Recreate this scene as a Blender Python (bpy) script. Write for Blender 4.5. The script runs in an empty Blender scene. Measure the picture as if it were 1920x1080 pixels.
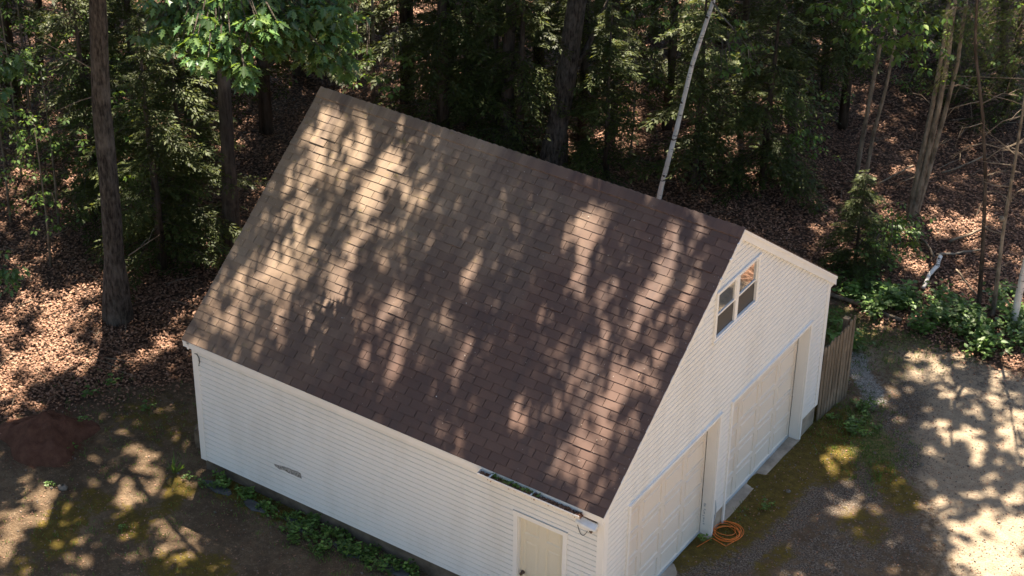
import bpy, math, random
import numpy as np
from mathutils import Vector, Matrix

rng = np.random.default_rng(11)
random.seed(11)
scene = bpy.context.scene
C = scene.collection

# ------------------------------------------------------------------ camera
CAM = np.array([11.721, -20.455, 21.987])
YAW, PITCH, ROLL, FPX = .581, -.571, .014, 3773.8
_f = np.array([-math.sin(YAW)*math.cos(PITCH), math.cos(YAW)*math.cos(PITCH), math.sin(PITCH)])
_r0 = np.array([math.cos(YAW), math.sin(YAW), 0.]); _u0 = np.cross(_r0, _f)
_r = _r0*math.cos(ROLL) + _u0*math.sin(ROLL); _u = -_r0*math.sin(ROLL) + _u0*math.cos(ROLL)
cd = bpy.data.cameras.new('camera'); cam = bpy.data.objects.new('camera', cd); C.objects.link(cam)
cd.sensor_width = 36; cd.lens = FPX/1920*36; cd.clip_start = .1; cd.clip_end = 3000
cam.matrix_world = Matrix(((_r[0], _u[0], -_f[0], CAM[0]), (_r[1], _u[1], -_f[1], CAM[1]), (_r[2], _u[2], -_f[2], CAM[2]), (0, 0, 0, 1)))
scene.camera = cam

# ------------------------------------------------------------------ sky, sun, exposure
SUN = np.array([-.83, 1.42, 3.1]); SUN = SUN/np.linalg.norm(SUN)      # direction towards the sun
SUN_EL = math.asin(SUN[2]); SUN_AZ = math.atan2(SUN[0], SUN[1])
w = bpy.data.worlds.new('World'); scene.world = w; w.use_nodes = True
nt = w.node_tree; bg = nt.nodes['Background']
sky = nt.nodes.new('ShaderNodeTexSky'); sky.sky_type = 'NISHITA'; sky.sun_disc = False
sky.sun_elevation = SUN_EL; sky.sun_rotation = SUN_AZ; sky.air_density = 1.0; sky.dust_density = 1.5; sky.ozone_density = 1.2
nt.links.new(sky.outputs[0], bg.inputs[0]); bg.inputs[1].default_value = .05
sd = bpy.data.lights.new('sun', 'SUN'); sd.energy = 5.0; sd.angle = math.radians(.53); sd.color = (1, .885, .73)
so = bpy.data.objects.new('sun', sd); C.objects.link(so); so.location = (-20, 35, 60)
so.rotation_euler = Vector(-SUN).to_track_quat('-Z', 'Y').to_euler()
scene.view_settings.view_transform = 'Standard'; scene.view_settings.look = 'None'
scene.view_settings.exposure = 2.32; scene.view_settings.gamma = 1
scene.cycles.use_denoising = True
scene.cycles.max_bounces = 8; scene.cycles.diffuse_bounces = 4; scene.cycles.glossy_bounces = 3
scene.cycles.transmission_bounces = 4; scene.cycles.transparent_max_bounces = 6
scene.cycles.caustics_reflective = False; scene.cycles.caustics_refractive = False

# ------------------------------------------------------------------ geometry of the view: pixel (1920x1080) -> places in the world
def ray(px, py):
    return _f + _r*((px-960)/FPX) - _u*((py-540)/FPX)
def on_z(px, py, z=0.):
    d = ray(px, py); return CAM + d*((z-CAM[2])/d[2])
def on_y(px, py, y):
    d = ray(px, py); return CAM + d*((y-CAM[1])/d[1])
def on_x(px, py, x):
    d = ray(px, py); return CAM + d*((x-CAM[0])/d[0])
_fh = np.array([_f[0], _f[1], 0]); _fh /= np.linalg.norm(_fh)
def above(px, py, B):
    """the point seen at this pixel that stands in the upright plane through B facing the viewer"""
    d = ray(px, py); return CAM + d*(np.dot(np.asarray(B)-CAM, _fh)/np.dot(d, _fh))
def project(P):
    D = np.asarray(P)-CAM; z = D@_f; z = np.where(np.abs(z) < 1e-6, 1e-6, z)
    return 960+FPX*(D@_r)/z, 540-FPX*(D@_u)/z, z

# ------------------------------------------------------------------ noise
_tab = rng.random((256, 256))
def vnoise(x, y):
    xi = np.floor(x).astype(int); yi = np.floor(y).astype(int); fx = x-xi; fy = y-yi
    fx = fx*fx*(3-2*fx); fy = fy*fy*(3-2*fy)
    a = _tab[xi % 256, yi % 256]; b = _tab[(xi+1) % 256, yi % 256]; c = _tab[xi % 256, (yi+1) % 256]; d = _tab[(xi+1) % 256, (yi+1) % 256]
    return (a*(1-fx)+b*fx)*(1-fy)+(c*(1-fx)+d*fx)*fy
def fbm(x, y, o=4):
    s = 0; a = .5; t = 0
    for i in range(o):
        s = s+a*vnoise(x*2**i+i*17.3, y*2**i+i*5.7); t += a; a *= .5
    return s/t
def sstep(a, b, x):
    t = np.clip((x-a)/(b-a), 0, 1); return t*t*(3-2*t)
def capsules(px, py, caps, soft=.45):
    """how far inside any of the capsules (x1,y1,x2,y2,r[,strength]) each pixel lies, 0..1"""
    out = np.zeros_like(px, dtype=float)
    for c in caps:
        x1, y1, x2, y2, r = c[:5]; st = c[5] if len(c) > 5 else 1.
        dx, dy = x2-x1, y2-y1; L2 = dx*dx+dy*dy+1e-6
        t = np.clip(((px-x1)*dx+(py-y1)*dy)/L2, 0, 1)
        d = np.hypot(px-x1-t*dx, py-y1-t*dy)
        out = np.maximum(out, st*(1-sstep(r*(1-soft), r*(1+soft), d)))
    return out
def hgt(x, y):
    x = np.asarray(x, float); y = np.asarray(y, float)
    h = .15*sstep(-1., -6., x)*sstep(5., -1., y) + .10*sstep(-1., -6., x)*sstep(-1., 5., y)
    forest = sstep(9., 13., y+sstep(-7., -10., x)*9)
    return h + (fbm(x*.7+40, y*.7+40, 3)-.5)*(.07+.18*forest) + .035*np.clip(y-14, 0, 60)*0
def hz(x, y): return float(hgt(np.array([x]), np.array([y]))[0])
def ground_at(px, py):
    P = on_z(px, py)
    for _ in range(3): P = on_z(px, py, hz(P[0], P[1]))
    return P

# ------------------------------------------------------------------ mesh building
class MB:
    def __init__(s): s.v = []; s.f = []; s.m = []; s.mi = 0
    def add(s, vs, fs):
        o = len(s.v); s.v += [tuple(map(float, p)) for p in vs]
        for q in fs: s.f.append(tuple(i+o for i in q)); s.m.append(s.mi)
    def quad(s, a, b, c, d): s.add([a, b, c, d], [(0, 1, 2, 3)])
    def box(s, x0, x1, y0, y1, z0, z1):
        s.add([(x0, y0, z0), (x1, y0, z0), (x1, y1, z0), (x0, y1, z0), (x0, y0, z1), (x1, y0, z1), (x1, y1, z1), (x0, y1, z1)],
              [(3, 2, 1, 0), (4, 5, 6, 7), (0, 1, 5, 4), (1, 2, 6, 5), (2, 3, 7, 6), (3, 0, 4, 7)])
    def prism(s, poly, off):
        n = len(poly); o = np.asarray(off, float); top = [tuple(np.asarray(p, float)+o) for p in poly]
        s.add(list(poly)+top, [tuple(range(n))[::-1], tuple(range(n, 2*n))]+[(i, (i+1) % n, n+(i+1) % n, n+i) for i in range(n)])
    def tube(s, path, radii, n=8, cap=True, wob=0.):
        path = [np.asarray(p, float) for p in path]; vs = []; fs = []
        for i, p in enumerate(path):
            t = path[min(i+1, len(path)-1)]-path[max(i-1, 0)]; t = t/(np.linalg.norm(t)+1e-9)
            a = np.cross(t, (0, 0, 1) if abs(t[2]) < .9 else (1, 0, 0)); a /= np.linalg.norm(a); b = np.cross(t, a)
            for k in range(n):
                th = 2*math.pi*k/n; r = radii[i]*(1+wob*(random.random()-.5))
                vs.append(p+r*(math.cos(th)*a+math.sin(th)*b))
        for i in range(len(path)-1):
            for k in range(n): fs.append((i*n+k, i*n+(k+1) % n, (i+1)*n+(k+1) % n, (i+1)*n+k))
        if cap: fs += [tuple(range(n))[::-1], tuple(range((len(path)-1)*n, len(path)*n))]
        s.add(vs, fs)
    def mesh(s, name, mats, smooth=False):
        me = bpy.data.meshes.new(name); me.from_pydata(s.v, [], s.f)
        for m in (mats if isinstance(mats, (list, tuple)) else [mats]): me.materials.append(m)
        me.polygons.foreach_set('material_index', s.m)
        if smooth: me.polygons.foreach_set('use_smooth', [True]*len(s.f))
        me.update(); return me
    def build(s, name, mats, parent=None, smooth=False, loc=None):
        return link(name, s.mesh(name, mats, smooth), parent, loc)

def link(name, data, parent=None, loc=None):
    o = bpy.data.objects.new(name, data); C.objects.link(o)
    if parent is not None: o.parent = parent
    if loc is not None: o.location = tuple(map(float, loc))
    return o
def tag(o, label=None, cat=None, group=None, kind=None):
    if label: o['label'] = label
    if cat: o['category'] = cat
    if group: o['group'] = group
    if kind: o['kind'] = kind
    return o
def thing(name, label, cat, loc=(0, 0, 0), group=None, rz=0.):
    o = link(name, None, None, loc); o.rotation_euler.z = rz
    o.empty_display_size = .2
    return tag(o, label, cat, group)

def cards(name, T, F, pos, X, Y, Z, mat, parent=None, tone=None, loc=(0, 0, 0)):
    """one mesh of many copies of a small template (T verts, F faces of equal size); X, Y, Z: scaled axes per copy"""
    T = np.asarray(T, float); n = len(pos); k = len(T)
    V = pos[:, None, :]+T[None, :, 0, None]*X[:, None, :]+T[None, :, 1, None]*Y[:, None, :]+T[None, :, 2, None]*Z[:, None, :]
    V = V.reshape(-1, 3)-np.asarray(loc, float)
    me = bpy.data.meshes.new(name)
    loops = np.concatenate([np.asarray(f) for f in F]); sizes = np.array([len(f) for f in F])
    L = (loops[None, :]+(np.arange(n)*k)[:, None]).ravel()
    S = np.tile(sizes, n); st = np.concatenate([[0], np.cumsum(S)[:-1]])
    me.vertices.add(n*k); me.vertices.foreach_set('co', V.astype(np.float32).ravel())
    me.loops.add(len(L)); me.loops.foreach_set('vertex_index', L.astype(np.int32))
    me.polygons.add(len(S)); me.polygons.foreach_set('loop_start', st.astype(np.int32)); me.polygons.foreach_set('loop_total', S.astype(np.int32))
    me.materials.append(mat)
    if tone is not None:
        at = me.attributes.new('tone', 'FLOAT', 'POINT'); at.data.foreach_set('value', np.repeat(tone, k).astype(np.float32))
    me.update(calc_edges=True); me.validate()
    return link(name, me, parent) if parent is not False else me
def frames(n, up=.5, rg=None):
    """random leaf frames; up: how far normals lean upwards"""
    g = rg or rng
    N = g.normal(size=(n, 3)); N /= np.linalg.norm(N, axis=1)[:, None]
    N = N*(1-up)+np.array([0, 0, 1.])*up*1.2; N /= np.linalg.norm(N, axis=1)[:, None]
    A = g.normal(size=(n, 3)); A -= (A*N).sum(1)[:, None]*N; A /= np.linalg.norm(A, axis=1)[:, None]
    return A, np.cross(N, A), N
def norm(v): return v/(np.linalg.norm(v, axis=-1, keepdims=True)+1e-9)

# ------------------------------------------------------------------ materials
class NT:
    def __init__(s, name):
        s.m = bpy.data.materials.new(name); s.m.use_nodes = True; s.t = s.m.node_tree
        s.b = s.t.nodes['Principled BSDF']; s.out = s.t.nodes['Material Output']
    def n(s, typ, **kw):
        x = s.t.nodes.new('ShaderNode'+typ)
        for k, v in kw.items():
            if hasattr(x, k): setattr(x, k, v)
            else: x.inputs[k].default_value = v
        return x
    def l(s, a, b): s.t.links.new(a, b)
    def co(s):
        return s.n('TexCoord').outputs['Object']
    def noise(s, scale, detail=4, rough=.6, vec=None, dist=0.):
        x = s.n('TexNoise'); x.inputs['Scale'].default_value = scale; x.inputs['Detail'].default_value = detail; x.inputs['Roughness'].default_value = rough
        x.inputs['Distortion'].default_value = dist
        s.l(vec if vec is not None else s.co(), x.inputs['Vector']); return x.outputs['Fac']
    def ramp(s, fac, stops):
        r = s.n('ValToRGB'); e = r.color_ramp.elements
        while len(e) < len(stops): e.new(.5)
        for i, (p, c) in enumerate(stops):
            e[i].position = p; e[i].color = (c, c, c, 1) if isinstance(c, (int, float)) else (*c, 1)
        s.l(fac, r.inputs[0]); return r.outputs[0]
    def mix(s, fac, a, b, mode='MIX'):
        x = s.n('Mix', data_type='RGBA', blend_type=mode)
        for i, v in ((0, fac), (6, a), (7, b)):
            if isinstance(v, bpy.types.NodeSocket): s.l(v, x.inputs[i])
            elif i == 0: x.inputs[0].default_value = v
            else: x.inputs[i].default_value = (v, v, v, 1) if isinstance(v, (int, float)) else (*v, 1)
        return x.outputs[2]
    def math(s, op, a, b=None):
        x = s.n('Math', operation=op)
        for i, v in ((0, a), (1, b)):
            if v is None: continue
            if isinstance(v, bpy.types.NodeSocket): s.l(v, x.inputs[i])
            else: x.inputs[i].default_value = v
        return x.outputs[0]
    def attr(s, name):
        return s.n('Attribute', attribute_name=name).outputs['Fac']
    def island(s):
        return s.n('NewGeometry').outputs['Random Per Island']
    def bump(s, h, strength=.5, dist=.02):
        x = s.n('Bump'); x.inputs['Strength'].default_value = strength; x.inputs['Distance'].default_value = dist
        s.l(h, x.inputs['Height']); s.l(x.outputs[0], s.b.inputs['Normal'])
    def fin(s, col=None, rough=.7, spec=.3):
        if isinstance(col, bpy.types.NodeSocket): s.l(col, s.b.inputs['Base Color'])
        elif col is not None: s.b.inputs['Base Color'].default_value = (*col, 1)
        if isinstance(rough, bpy.types.NodeSocket): s.l(rough, s.b.inputs['Roughness'])
        else: s.b.inputs['Roughness'].default_value = rough
        s.b.inputs['Specular IOR Level'].default_value = spec
        return s.m

def leaf_mat(name, cols, trans=(.10, .16, .02), tw=.35, rough=.45, spec=.35, tone=True):
    k = NT(name)
    c = k.ramp(k.island(), [(i/(len(cols)-1), q) for i, q in enumerate(cols)])
    if tone:
        t = k.attr('tone'); c = k.mix(1., c, k.ramp(t, [(0, .55), (.5, 1.), (1, 1.75)]), 'MULTIPLY')
    k.fin(c, rough, spec)
    tr = k.n('BsdfTranslucent'); tr.inputs[0].default_value = (*trans, 1)
    mx = k.n('MixShader'); mx.inputs[0].default_value = tw
    k.l(k.b.outputs[0], mx.inputs[1]); k.l(tr.outputs[0], mx.inputs[2]); k.l(mx.outputs[0], k.out.inputs[0])
    return k.m

def bark_mat(name, a, b, scale=8., stretch=.15, bump=.8):
    k = NT(name); mp = k.n('Mapping'); mp.inputs['Scale'].default_value = (1, 1, stretch); k.l(k.co(), mp.inputs[0])
    f = k.noise(scale, 6, .65, mp.outputs[0]); g = k.noise(2.2, 3, .6)
    c = k.mix(k.ramp(f, [(.35, 0.), (.65, 1.)]), a, b)
    c = k.mix(k.ramp(g, [(.5, 0.), (.72, .6)]), c, tuple(min(1, x*1.35+.015) for x in b))
    k.bump(f, bump, .05); return k.fin(c, .9, .1)

def plain(name, col, rough=.6, spec=.3, var=.12, scale=6., bump=0.):
    k = NT(name); f = k.noise(scale, 5, .6)
    c = k.mix(k.ramp(f, [(.3, 0.), (.7, 1.)]), tuple(x*(1-var) for x in col), tuple(min(1, x*(1+var)) for x in col))
    if bump: k.bump(k.noise(scale*4, 4), bump, .01)
    return k.fin(c, rough, spec)

def white_mat(name, col, dirt=(.42, .37, .28), amount=.35, rough=.45, scale=1.4, streak=True):
    k = NT(name)
    mp = k.n('Mapping'); mp.inputs['Scale'].default_value = (1, 1, .25 if streak else 1); k.l(k.co(), mp.inputs[0])
    f = k.noise(scale, 6, .62, mp.outputs[0]); g = k.noise(22., 3, .6)
    c = k.mix(k.ramp(f, [(.48, 0.), (.85, amount)]), col, dirt)
    c = k.mix(k.ramp(g, [(.55, 0.), (.9, .25)]), c, tuple(x*.8 for x in col))
    return k.fin(c, rough, .35)

M = {}
M['siding'] = white_mat('vinyl_siding', (.785, .775, .74), amount=.30)
M['trim'] = white_mat('white_trim', (.84, .82, .78), amount=.22)
M['door'] = white_mat('garage_door_paint', (.82, .745, .65), dirt=(.55, .44, .32), amount=.35)
M['cream'] = white_mat('cream_door_paint', (.73, .67, .53), dirt=(.5, .42, .27), amount=.25)
M['concrete'] = plain('concrete', (.34, .29, .23), .9, .1, .35, 3., .4)
M['foundation'] = plain('foundation_block', (.13, .105, .08), .95, .1, .5, 2.5, .4)
M['metal'] = plain('grey_metal', (.45, .48, .5), .4, .5, .1)
M['dark'] = plain('dark_plastic', (.02, .02, .02), .5, .3)
M['knob'] = plain('bronze_knob', (.10, .055, .03), .35, .6)
M['deck'] = plain('roof_underlay', (.025, .02, .016), .9, .1)
M['interior'] = plain('attic_interior', (.04, .035, .03), .9, .1)
M['orange'] = plain('orange_cord', (.75, .20, .03), .45, .4)
M['stone'] = plain('stone', (.20, .17, .14), .9, .1, .35, 9., .4)
M['wood'] = bark_mat('weathered_wood', (.12, .092, .064), (.26, .20, .14), 14, .08, .4)
M['stick'] = bark_mat('dead_wood', (.11, .08, .055), (.25, .195, .14), 10, .3, .4)
M['oakbark'] = bark_mat('oak_bark', (.028, .022, .018), (.16, .13, .105), 20, .24, 1.6)
M['darkbark'] = bark_mat('hemlock_bark', (.03, .022, .016), (.11, .085, .066), 9, .15, .9)
M['palebark'] = bark_mat('sapling_bark', (.09, .07, .05), (.33, .27, .20), 9, .35, .6)
k = NT('birch_bark'); f = k.noise(3., 5, .7); mp = k.n('Mapping'); mp.inputs['Scale'].default_value = (1, 1, 4.5); k.l(k.co(), mp.inputs[0])
g = k.noise(2.6, 5, .7, mp.outputs[0])
c = k.mix(k.ramp(f, [(.4, 0.), (.75, 1.)]), (.86, .80, .72), (.66, .58, .49)); c = k.mix(k.ramp(g, [(.57, 0.), (.64, 1.)]), c, (.06, .045, .04))
k.bump(g, .3, .02); M['birch'] = k.fin(c, .7, .2)

# asphalt shingles: warm and lichen-grey towards the rear, purple-brown towards the front
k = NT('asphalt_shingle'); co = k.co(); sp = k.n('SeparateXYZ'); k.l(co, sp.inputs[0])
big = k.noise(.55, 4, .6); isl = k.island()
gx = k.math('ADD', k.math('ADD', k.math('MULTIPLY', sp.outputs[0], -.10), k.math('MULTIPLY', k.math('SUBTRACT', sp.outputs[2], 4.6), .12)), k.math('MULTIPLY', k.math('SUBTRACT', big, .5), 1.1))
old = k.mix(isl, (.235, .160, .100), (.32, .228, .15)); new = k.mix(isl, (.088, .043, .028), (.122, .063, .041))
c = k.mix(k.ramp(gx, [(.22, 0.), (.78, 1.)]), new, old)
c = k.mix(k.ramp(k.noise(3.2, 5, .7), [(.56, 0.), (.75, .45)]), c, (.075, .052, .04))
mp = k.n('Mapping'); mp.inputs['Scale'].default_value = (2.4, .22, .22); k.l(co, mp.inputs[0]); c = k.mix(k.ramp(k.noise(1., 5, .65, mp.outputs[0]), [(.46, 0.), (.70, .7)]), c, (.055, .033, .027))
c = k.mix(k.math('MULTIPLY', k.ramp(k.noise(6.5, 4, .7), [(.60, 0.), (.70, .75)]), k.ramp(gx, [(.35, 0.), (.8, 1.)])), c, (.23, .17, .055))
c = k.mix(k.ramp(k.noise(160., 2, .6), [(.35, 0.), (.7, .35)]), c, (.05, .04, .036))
vo = k.n('TexVoronoi'); vo.inputs['Scale'].default_value = 5.; k.l(co, vo.inputs['Vector'])
c = k.mix(k.ramp(vo.outputs['Distance'], [(.035, 1.), (.06, 0.)]), c, (.03, .024, .02))
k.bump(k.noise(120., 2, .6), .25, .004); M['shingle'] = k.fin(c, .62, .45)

# ground: dirt, leaf mould, moss, gravel, grass and red earth, zoned by attributes on the ground mesh
k = NT('ground_soil'); co = k.co()
n1 = k.noise(1.1, 6, .7); n2 = k.noise(5.5, 7, .75); n3 = k.noise(16., 5, .75); n4 = k.noise(38., 3, .7)
dirt = k.mix(k.ramp(n1, [(.3, 0.), (.7, 1.)]), (.085, .052, .028), (.225, .155, .092))
dirt = k.mix(k.ramp(n2, [(.45, 0.), (.68, .85)]), dirt, (.075, .05, .031))
dirt = k.mix(k.ramp(n3, [(.54, 0.), (.68, .75)]), dirt, (.27, .20, .135)); dirt = k.mix(k.ramp(n4, [(.55, 0.), (.7, .7)]), dirt, (.06, .042, .028))
vo = k.n('TexVoronoi'); vo.inputs['Scale'].default_value = 13.; k.l(co, vo.inputs['Vector'])
lit = k.ramp(vo.outputs['Color'], [(.15, (.075, .036, .021)), (.5, (.17, .085, .05)), (.85, (.30, .17, .105))])
lit = k.mix(k.ramp(vo.outputs['Distance'], [(.25, 0.), (.6, .8)]), lit, (.045, .028, .018)); lit = k.mix(k.ramp(n3, [(.45, 0.), (.8, .6)]), lit, (.07, .042, .026))
moss = k.mix(k.ramp(n2, [(.35, 0.), (.7, 1.)]), (.085, .058, .010), (.20, .142, .022)); moss = k.mix(k.ramp(n3, [(.5, 0.), (.75, .6)]), moss, (.11, .075, .03))
sand = k.mix(k.ramp(n2, [(.35, 0.), (.75, 1.)]), (.46, .365, .255), (.27, .20, .135)); sand = k.mix(k.ramp(n4, [(.54, 0.), (.7, .65)]), sand, (.14, .10, .07)); sand = k.mix(k.ramp(n3, [(.56, 0.), (.7, .6)]), sand, (.20, .14, .09))
grav = k.ramp(n4, [(.36, (.045, .032, .024)), (.5, (.135, .105, .08)), (.66, (.34, .28, .22))])
wgra = k.ramp(n4, [(.35, (.12, .105, .09)), (.5, (.29, .265, .23)), (.68, (.50, .47, .42))])
gras = k.mix(k.ramp(n3, [(.4, 0.), (.6, 1.)]), (.07, .10, .02), (.22, .18, .07))
redd = k.mix(k.ramp(n2, [(.35, 0.), (.7, 1.)]), (.095, .036, .02), (.17, .07, .04))
def zone(c, name, other, lo=.3, hi=.62):
    a = k.math('ADD', k.attr(name), k.math('MULTIPLY', k.math('SUBTRACT', n2, .5), 1.9))
    a = k.math('ADD', a, k.math('MULTIPLY', k.math('SUBTRACT', n3, .5), 1.0))
    return k.mix(k.ramp(a, [(lo, 0.), (hi, 1.)]), c, other)
c = zone(dirt, 'sand', sand); c = zone(c, 'gravel', grav); c = zone(c, 'grass', gras, .35, .7); c = zone(c, 'moss', moss); c = zone(c, 'litter', lit); c = zone(c, 'white_gravel', wgra); c = zone(c, 'red_earth', redd)
hh = k.math('ADD', k.math('MULTIPLY', n3, .6), k.math('ADD', n2, k.math('MULTIPLY', n4, .4)))
k.bump(hh, 1., .09); M['ground'] = k.fin(c, .8, .2)
k = NT('red_dirt'); n2 = k.noise(5., 6, .7); n3 = k.noise(40., 4, .7)
c = k.mix(k.ramp(n2, [(.35, 0.), (.7, 1.)]), (.10, .046, .03), (.18, .085, .056)); c = k.mix(k.ramp(n3, [(.55, 0.), (.75, .6)]), c, (.05, .02, .012)); k.bump(n3, .8, .04); M['red'] = k.fin(c, .95, .08)

M['hemlock'] = leaf_mat('hemlock_needles', [(.028, .040, .012), (.054, .072, .019), (.10, .118, .036)], (.14, .15, .02), .36, .55, .25)
M['pine'] = leaf_mat('pine_needles', [(.05, .08, .018), (.09, .115, .026), (.13, .145, .042)], (.13, .17, .03), .3, .5, .3)
M['oak'] = leaf_mat('oak_leaves', [(.045, .105, .036), (.07, .14, .042), (.12, .18, .045)], (.17, .26, .03), .36, .38, .5)
M['maple'] = leaf_mat('sapling_leaves', [(.045, .095, .022), (.075, .14, .03), (.12, .17, .035)], (.2, .28, .03), .4, .45, .35)
M['canopy'] = leaf_mat('canopy_leaves', [(.035, .07, .022), (.055, .10, .03)], (.08, .12, .015), .2, .5, .3, tone=False)
M['weed'] = leaf_mat('weed_leaves', [(.06, .12, .022), (.10, .18, .034), (.15, .22, .055)], (.16, .24, .03), .3, .45, .35)
M['fallen'] = leaf_mat('dead_leaves', [(.13, .06, .034), (.24, .118, .068), (.36, .20, .125), (.26, .14, .09)], (.15, .07, .03), .12, .6, .25, tone=False)
k = NT('window_glass'); k.b.inputs['IOR'].default_value = 4.2; M['glass'] = k.fin((.012, .012, .012), .04, .9)
k = NT('insect_screen'); k.b.inputs['IOR'].default_value = 1.3; f = k.noise(400., 1); c = k.mix(f, (.055, .05, .048), (.10, .095, .09)); M['screen'] = k.fin(c, .45, .3)

# ------------------------------------------------------------------ sun patches traced as pixels; the unseen canopy is cut open to light them
LIT = [(22,800,50,772,9,.9),(625,198,602,265,20),(592,285,572,345,13),(682,258,664,305,12),(735,300,690,372,26),(720,352,690,400,16),(802,345,776,392,12),(640,330,618,352,12,.7),(548,350,520,405,12,.8),
 (665,440,620,540,16),(640,556,598,622,22),(705,498,745,478,10,.8),(752,568,715,602,20),(884,488,862,525,8),(512,478,490,530,10),(470,500,455,545,8),(425,520,405,560,8,.7),(762,640,738,692,16),(852,596,838,625,9),(872,650,850,692,9),(597,660,573,722,13),
 (545,470,530,500,9,.7),(590,420,570,450,9,.8),(520,600,500,640,8,.7),(455,600,440,640,8,.7),(650,610,630,660,9,.7),(690,620,675,660,8,.8),(1132,392,1088,452,19),(1100,490,1078,525,9),(1282,388,1252,470,8),(1242,498,1198,622,13),(1190,590,1178,630,9),(1178,700,1135,805,17),(1195,800,1170,850,10),(1060,868,1036,925,17),
 (1112,838,1092,905,10),(978,755,962,815,11),(1222,560,1212,605,10),(1160,640,1150,680,8,.8),(1040,575,1025,610,8,.8),(950,430,930,470,8,.6),(880,720,868,760,7,.6),(1015,660,1005,690,7,.6),(1300,440,1290,480,7,.7),(1140,900,1120,940,9),(1210,690,1195,730,10,.9),(720,715,700,750,8,.7),(820,795,810,820,6,.6),(930,640,915,670,6,.6),
 (268,888,262,896,20),(335,930,322,934,22),(100,960,92,975,20),(175,958,182,962,15),(250,975,262,968,17),(40,990,8,1040,32),(165,1020,160,1030,14),(305,1005,312,1010,15),(384,1030,380,1036,14),(425,1068,415,1078,14),(50,935,30,950,18),(225,948,240,950,14),(345,1060,330,1068,13),(270,1050,262,1060,10),(195,1060,185,1075,12),(150,900,145,905,9),(205,905,200,912,8),
 (120,618,60,690,26),(150,550,120,580,22),(195,560,185,590,12),(262,545,256,560,11),(332,600,372,556,22),(318,625,296,640,16),(30,700,10,760,20),(215,745,200,750,8),(105,480,70,500,12),(60,410,50,430,12),(130,400,120,420,10),(270,680,290,672,10,.8),(330,655,318,672,8,.8),(70,560,30,590,18),(20,640,5,650,14),
 (345,250,352,268,9),(722,50,718,75,18),(735,122,740,132,10),(745,10,750,15,12),(912,60,910,92,9),(962,74,964,80,6),(1184,215,1176,240,14),(1118,255,1140,275,16),(1162,200,1165,208,8),(1370,170,1380,180,17),(1300,60,1290,70,12),(1420,180,1440,190,10),(1538,95,1530,115,9),(1590,165,1600,190,9),(1570,75,1575,85,9),(1835,415,1810,440,20),(1730,478,1720,500,16),(1700,445,1690,455,10),(1410,345,1400,360,8,.7),(1385,560,1380,570,5,.5),(1645,370,1660,380,7),(1540,300,1545,310,8,.8),(1800,540,1840,560,15),(1745,555,1755,560,14),(1660,520,1670,525,8),(1890,570,1900,580,18),(1440,40,1445,50,8,.8),(1800,270,1830,290,20,.5),(690,180,700,190,7,.7),(1495,270,1500,280,9,.6),
 (1580,560,1700,590,20,.7),(1720,600,1900,620,20,.7),(1590,640,1660,610,26,.8),(1660,640,1640,690,18,.8),(1560,660,1580,650,12,.8),(1700,690,1800,680,24,.95),(1860,690,1900,700,26),(1760,640,1790,650,12,.5),(1800,750,1860,770,24),(1770,800,1800,850,28),(1830,830,1870,880,24),(1895,760,1915,840,20),(1760,780,1745,820,20),(1850,920,1830,945,22,.9),(1755,965,1800,985,22),(1880,1020,1850,1075,62),(1790,1040,1830,1060,26),(1590,845,1545,850,16),(1545,880,1560,900,9),(1590,880,1585,895,10),(1655,890,1670,910,17),(1600,940,1580,960,17),(1655,945,1655,960,13),(1560,930,1550,945,9),(1600,1020,1620,1060,14,.7),(1720,800,1715,815,10,.7),(1690,730,1670,745,14,.9),(1910,900,1918,930,12),(1480,1060,1465,1075,9,.6),(1700,1040,1705,1050,8,.6),(1740,870,1750,900,12,.7),(1640,830,1650,840,7,.5)]
RX0, RX1, EY, EZ, RY, RZ, FY, FZ = -8.255, .072, -.139, 2.92, 3.833, 5.987, 7.724, 3.103      # roof outline
SL, SR = (RZ-EZ)/(RY-EY), (RZ-FZ)/(FY-RY)
def landing(P):
    """where the sun ray through each point lands: near roof slope, else the ground; as a pixel"""
    P = np.asarray(P); t = (P[:, 2]-EZ-SL*(P[:, 1]-EY))/(SUN[2]-SL*SUN[1]); Q = P-t[:, None]*SUN
    on = (Q[:, 0] > RX0) & (Q[:, 0] < RX1) & (Q[:, 1] > EY) & (Q[:, 1] < RY) & (t > 0)
    G = P-(P[:, 2]/SUN[2])[:, None]*SUN
    G[on] = Q[on]
    px, py, z = project(G); return px, py, G, on

# ------------------------------------------------------------------ ground
def axis(a, b, step, far):
    core = np.arange(a, b+step/2, step); out = []
    d = step
    lo = [a]; hi = [b]
    while lo[-1] > -far: d *= 1.35; lo.append(lo[-1]-d)
    d = step
    while hi[-1] < far: d *= 1.35; hi.append(hi[-1]+d)
    return np.concatenate([np.array(lo[1:][::-1]), core, np.array(hi[1:])])
gx_, gy_ = axis(-30, 12, .12, 700), axis(-8, 34, .12, 700)
X, Y = np.meshgrid(gx_, gy_, indexing='ij'); Z = hgt(X, Y)
nx, ny = X.shape
V = np.stack([X, Y, Z], -1).reshape(-1, 3)
idx = np.arange(nx*ny).reshape(nx, ny)
Q = np.stack([idx[:-1, :-1], idx[1:, :-1], idx[1:, 1:], idx[:-1, 1:]], -1).reshape(-1, 4)
me = bpy.data.meshes.new('ground'); me.vertices.add(len(V)); me.vertices.foreach_set('co', V.astype(np.float32).ravel())
me.loops.add(Q.size); me.loops.foreach_set('vertex_index', Q.astype(np.int32).ravel())
me.polygons.add(len(Q)); me.polygons.foreach_set('loop_start', (np.arange(len(Q))*4).astype(np.int32)); me.polygons.foreach_set('loop_total', np.full(len(Q), 4, np.int32))
me.polygons.foreach_set('use_smooth', np.ones(len(Q), bool)); me.materials.append(M['ground'])
px, py, dz = project(V); ok = dz > 5
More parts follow.
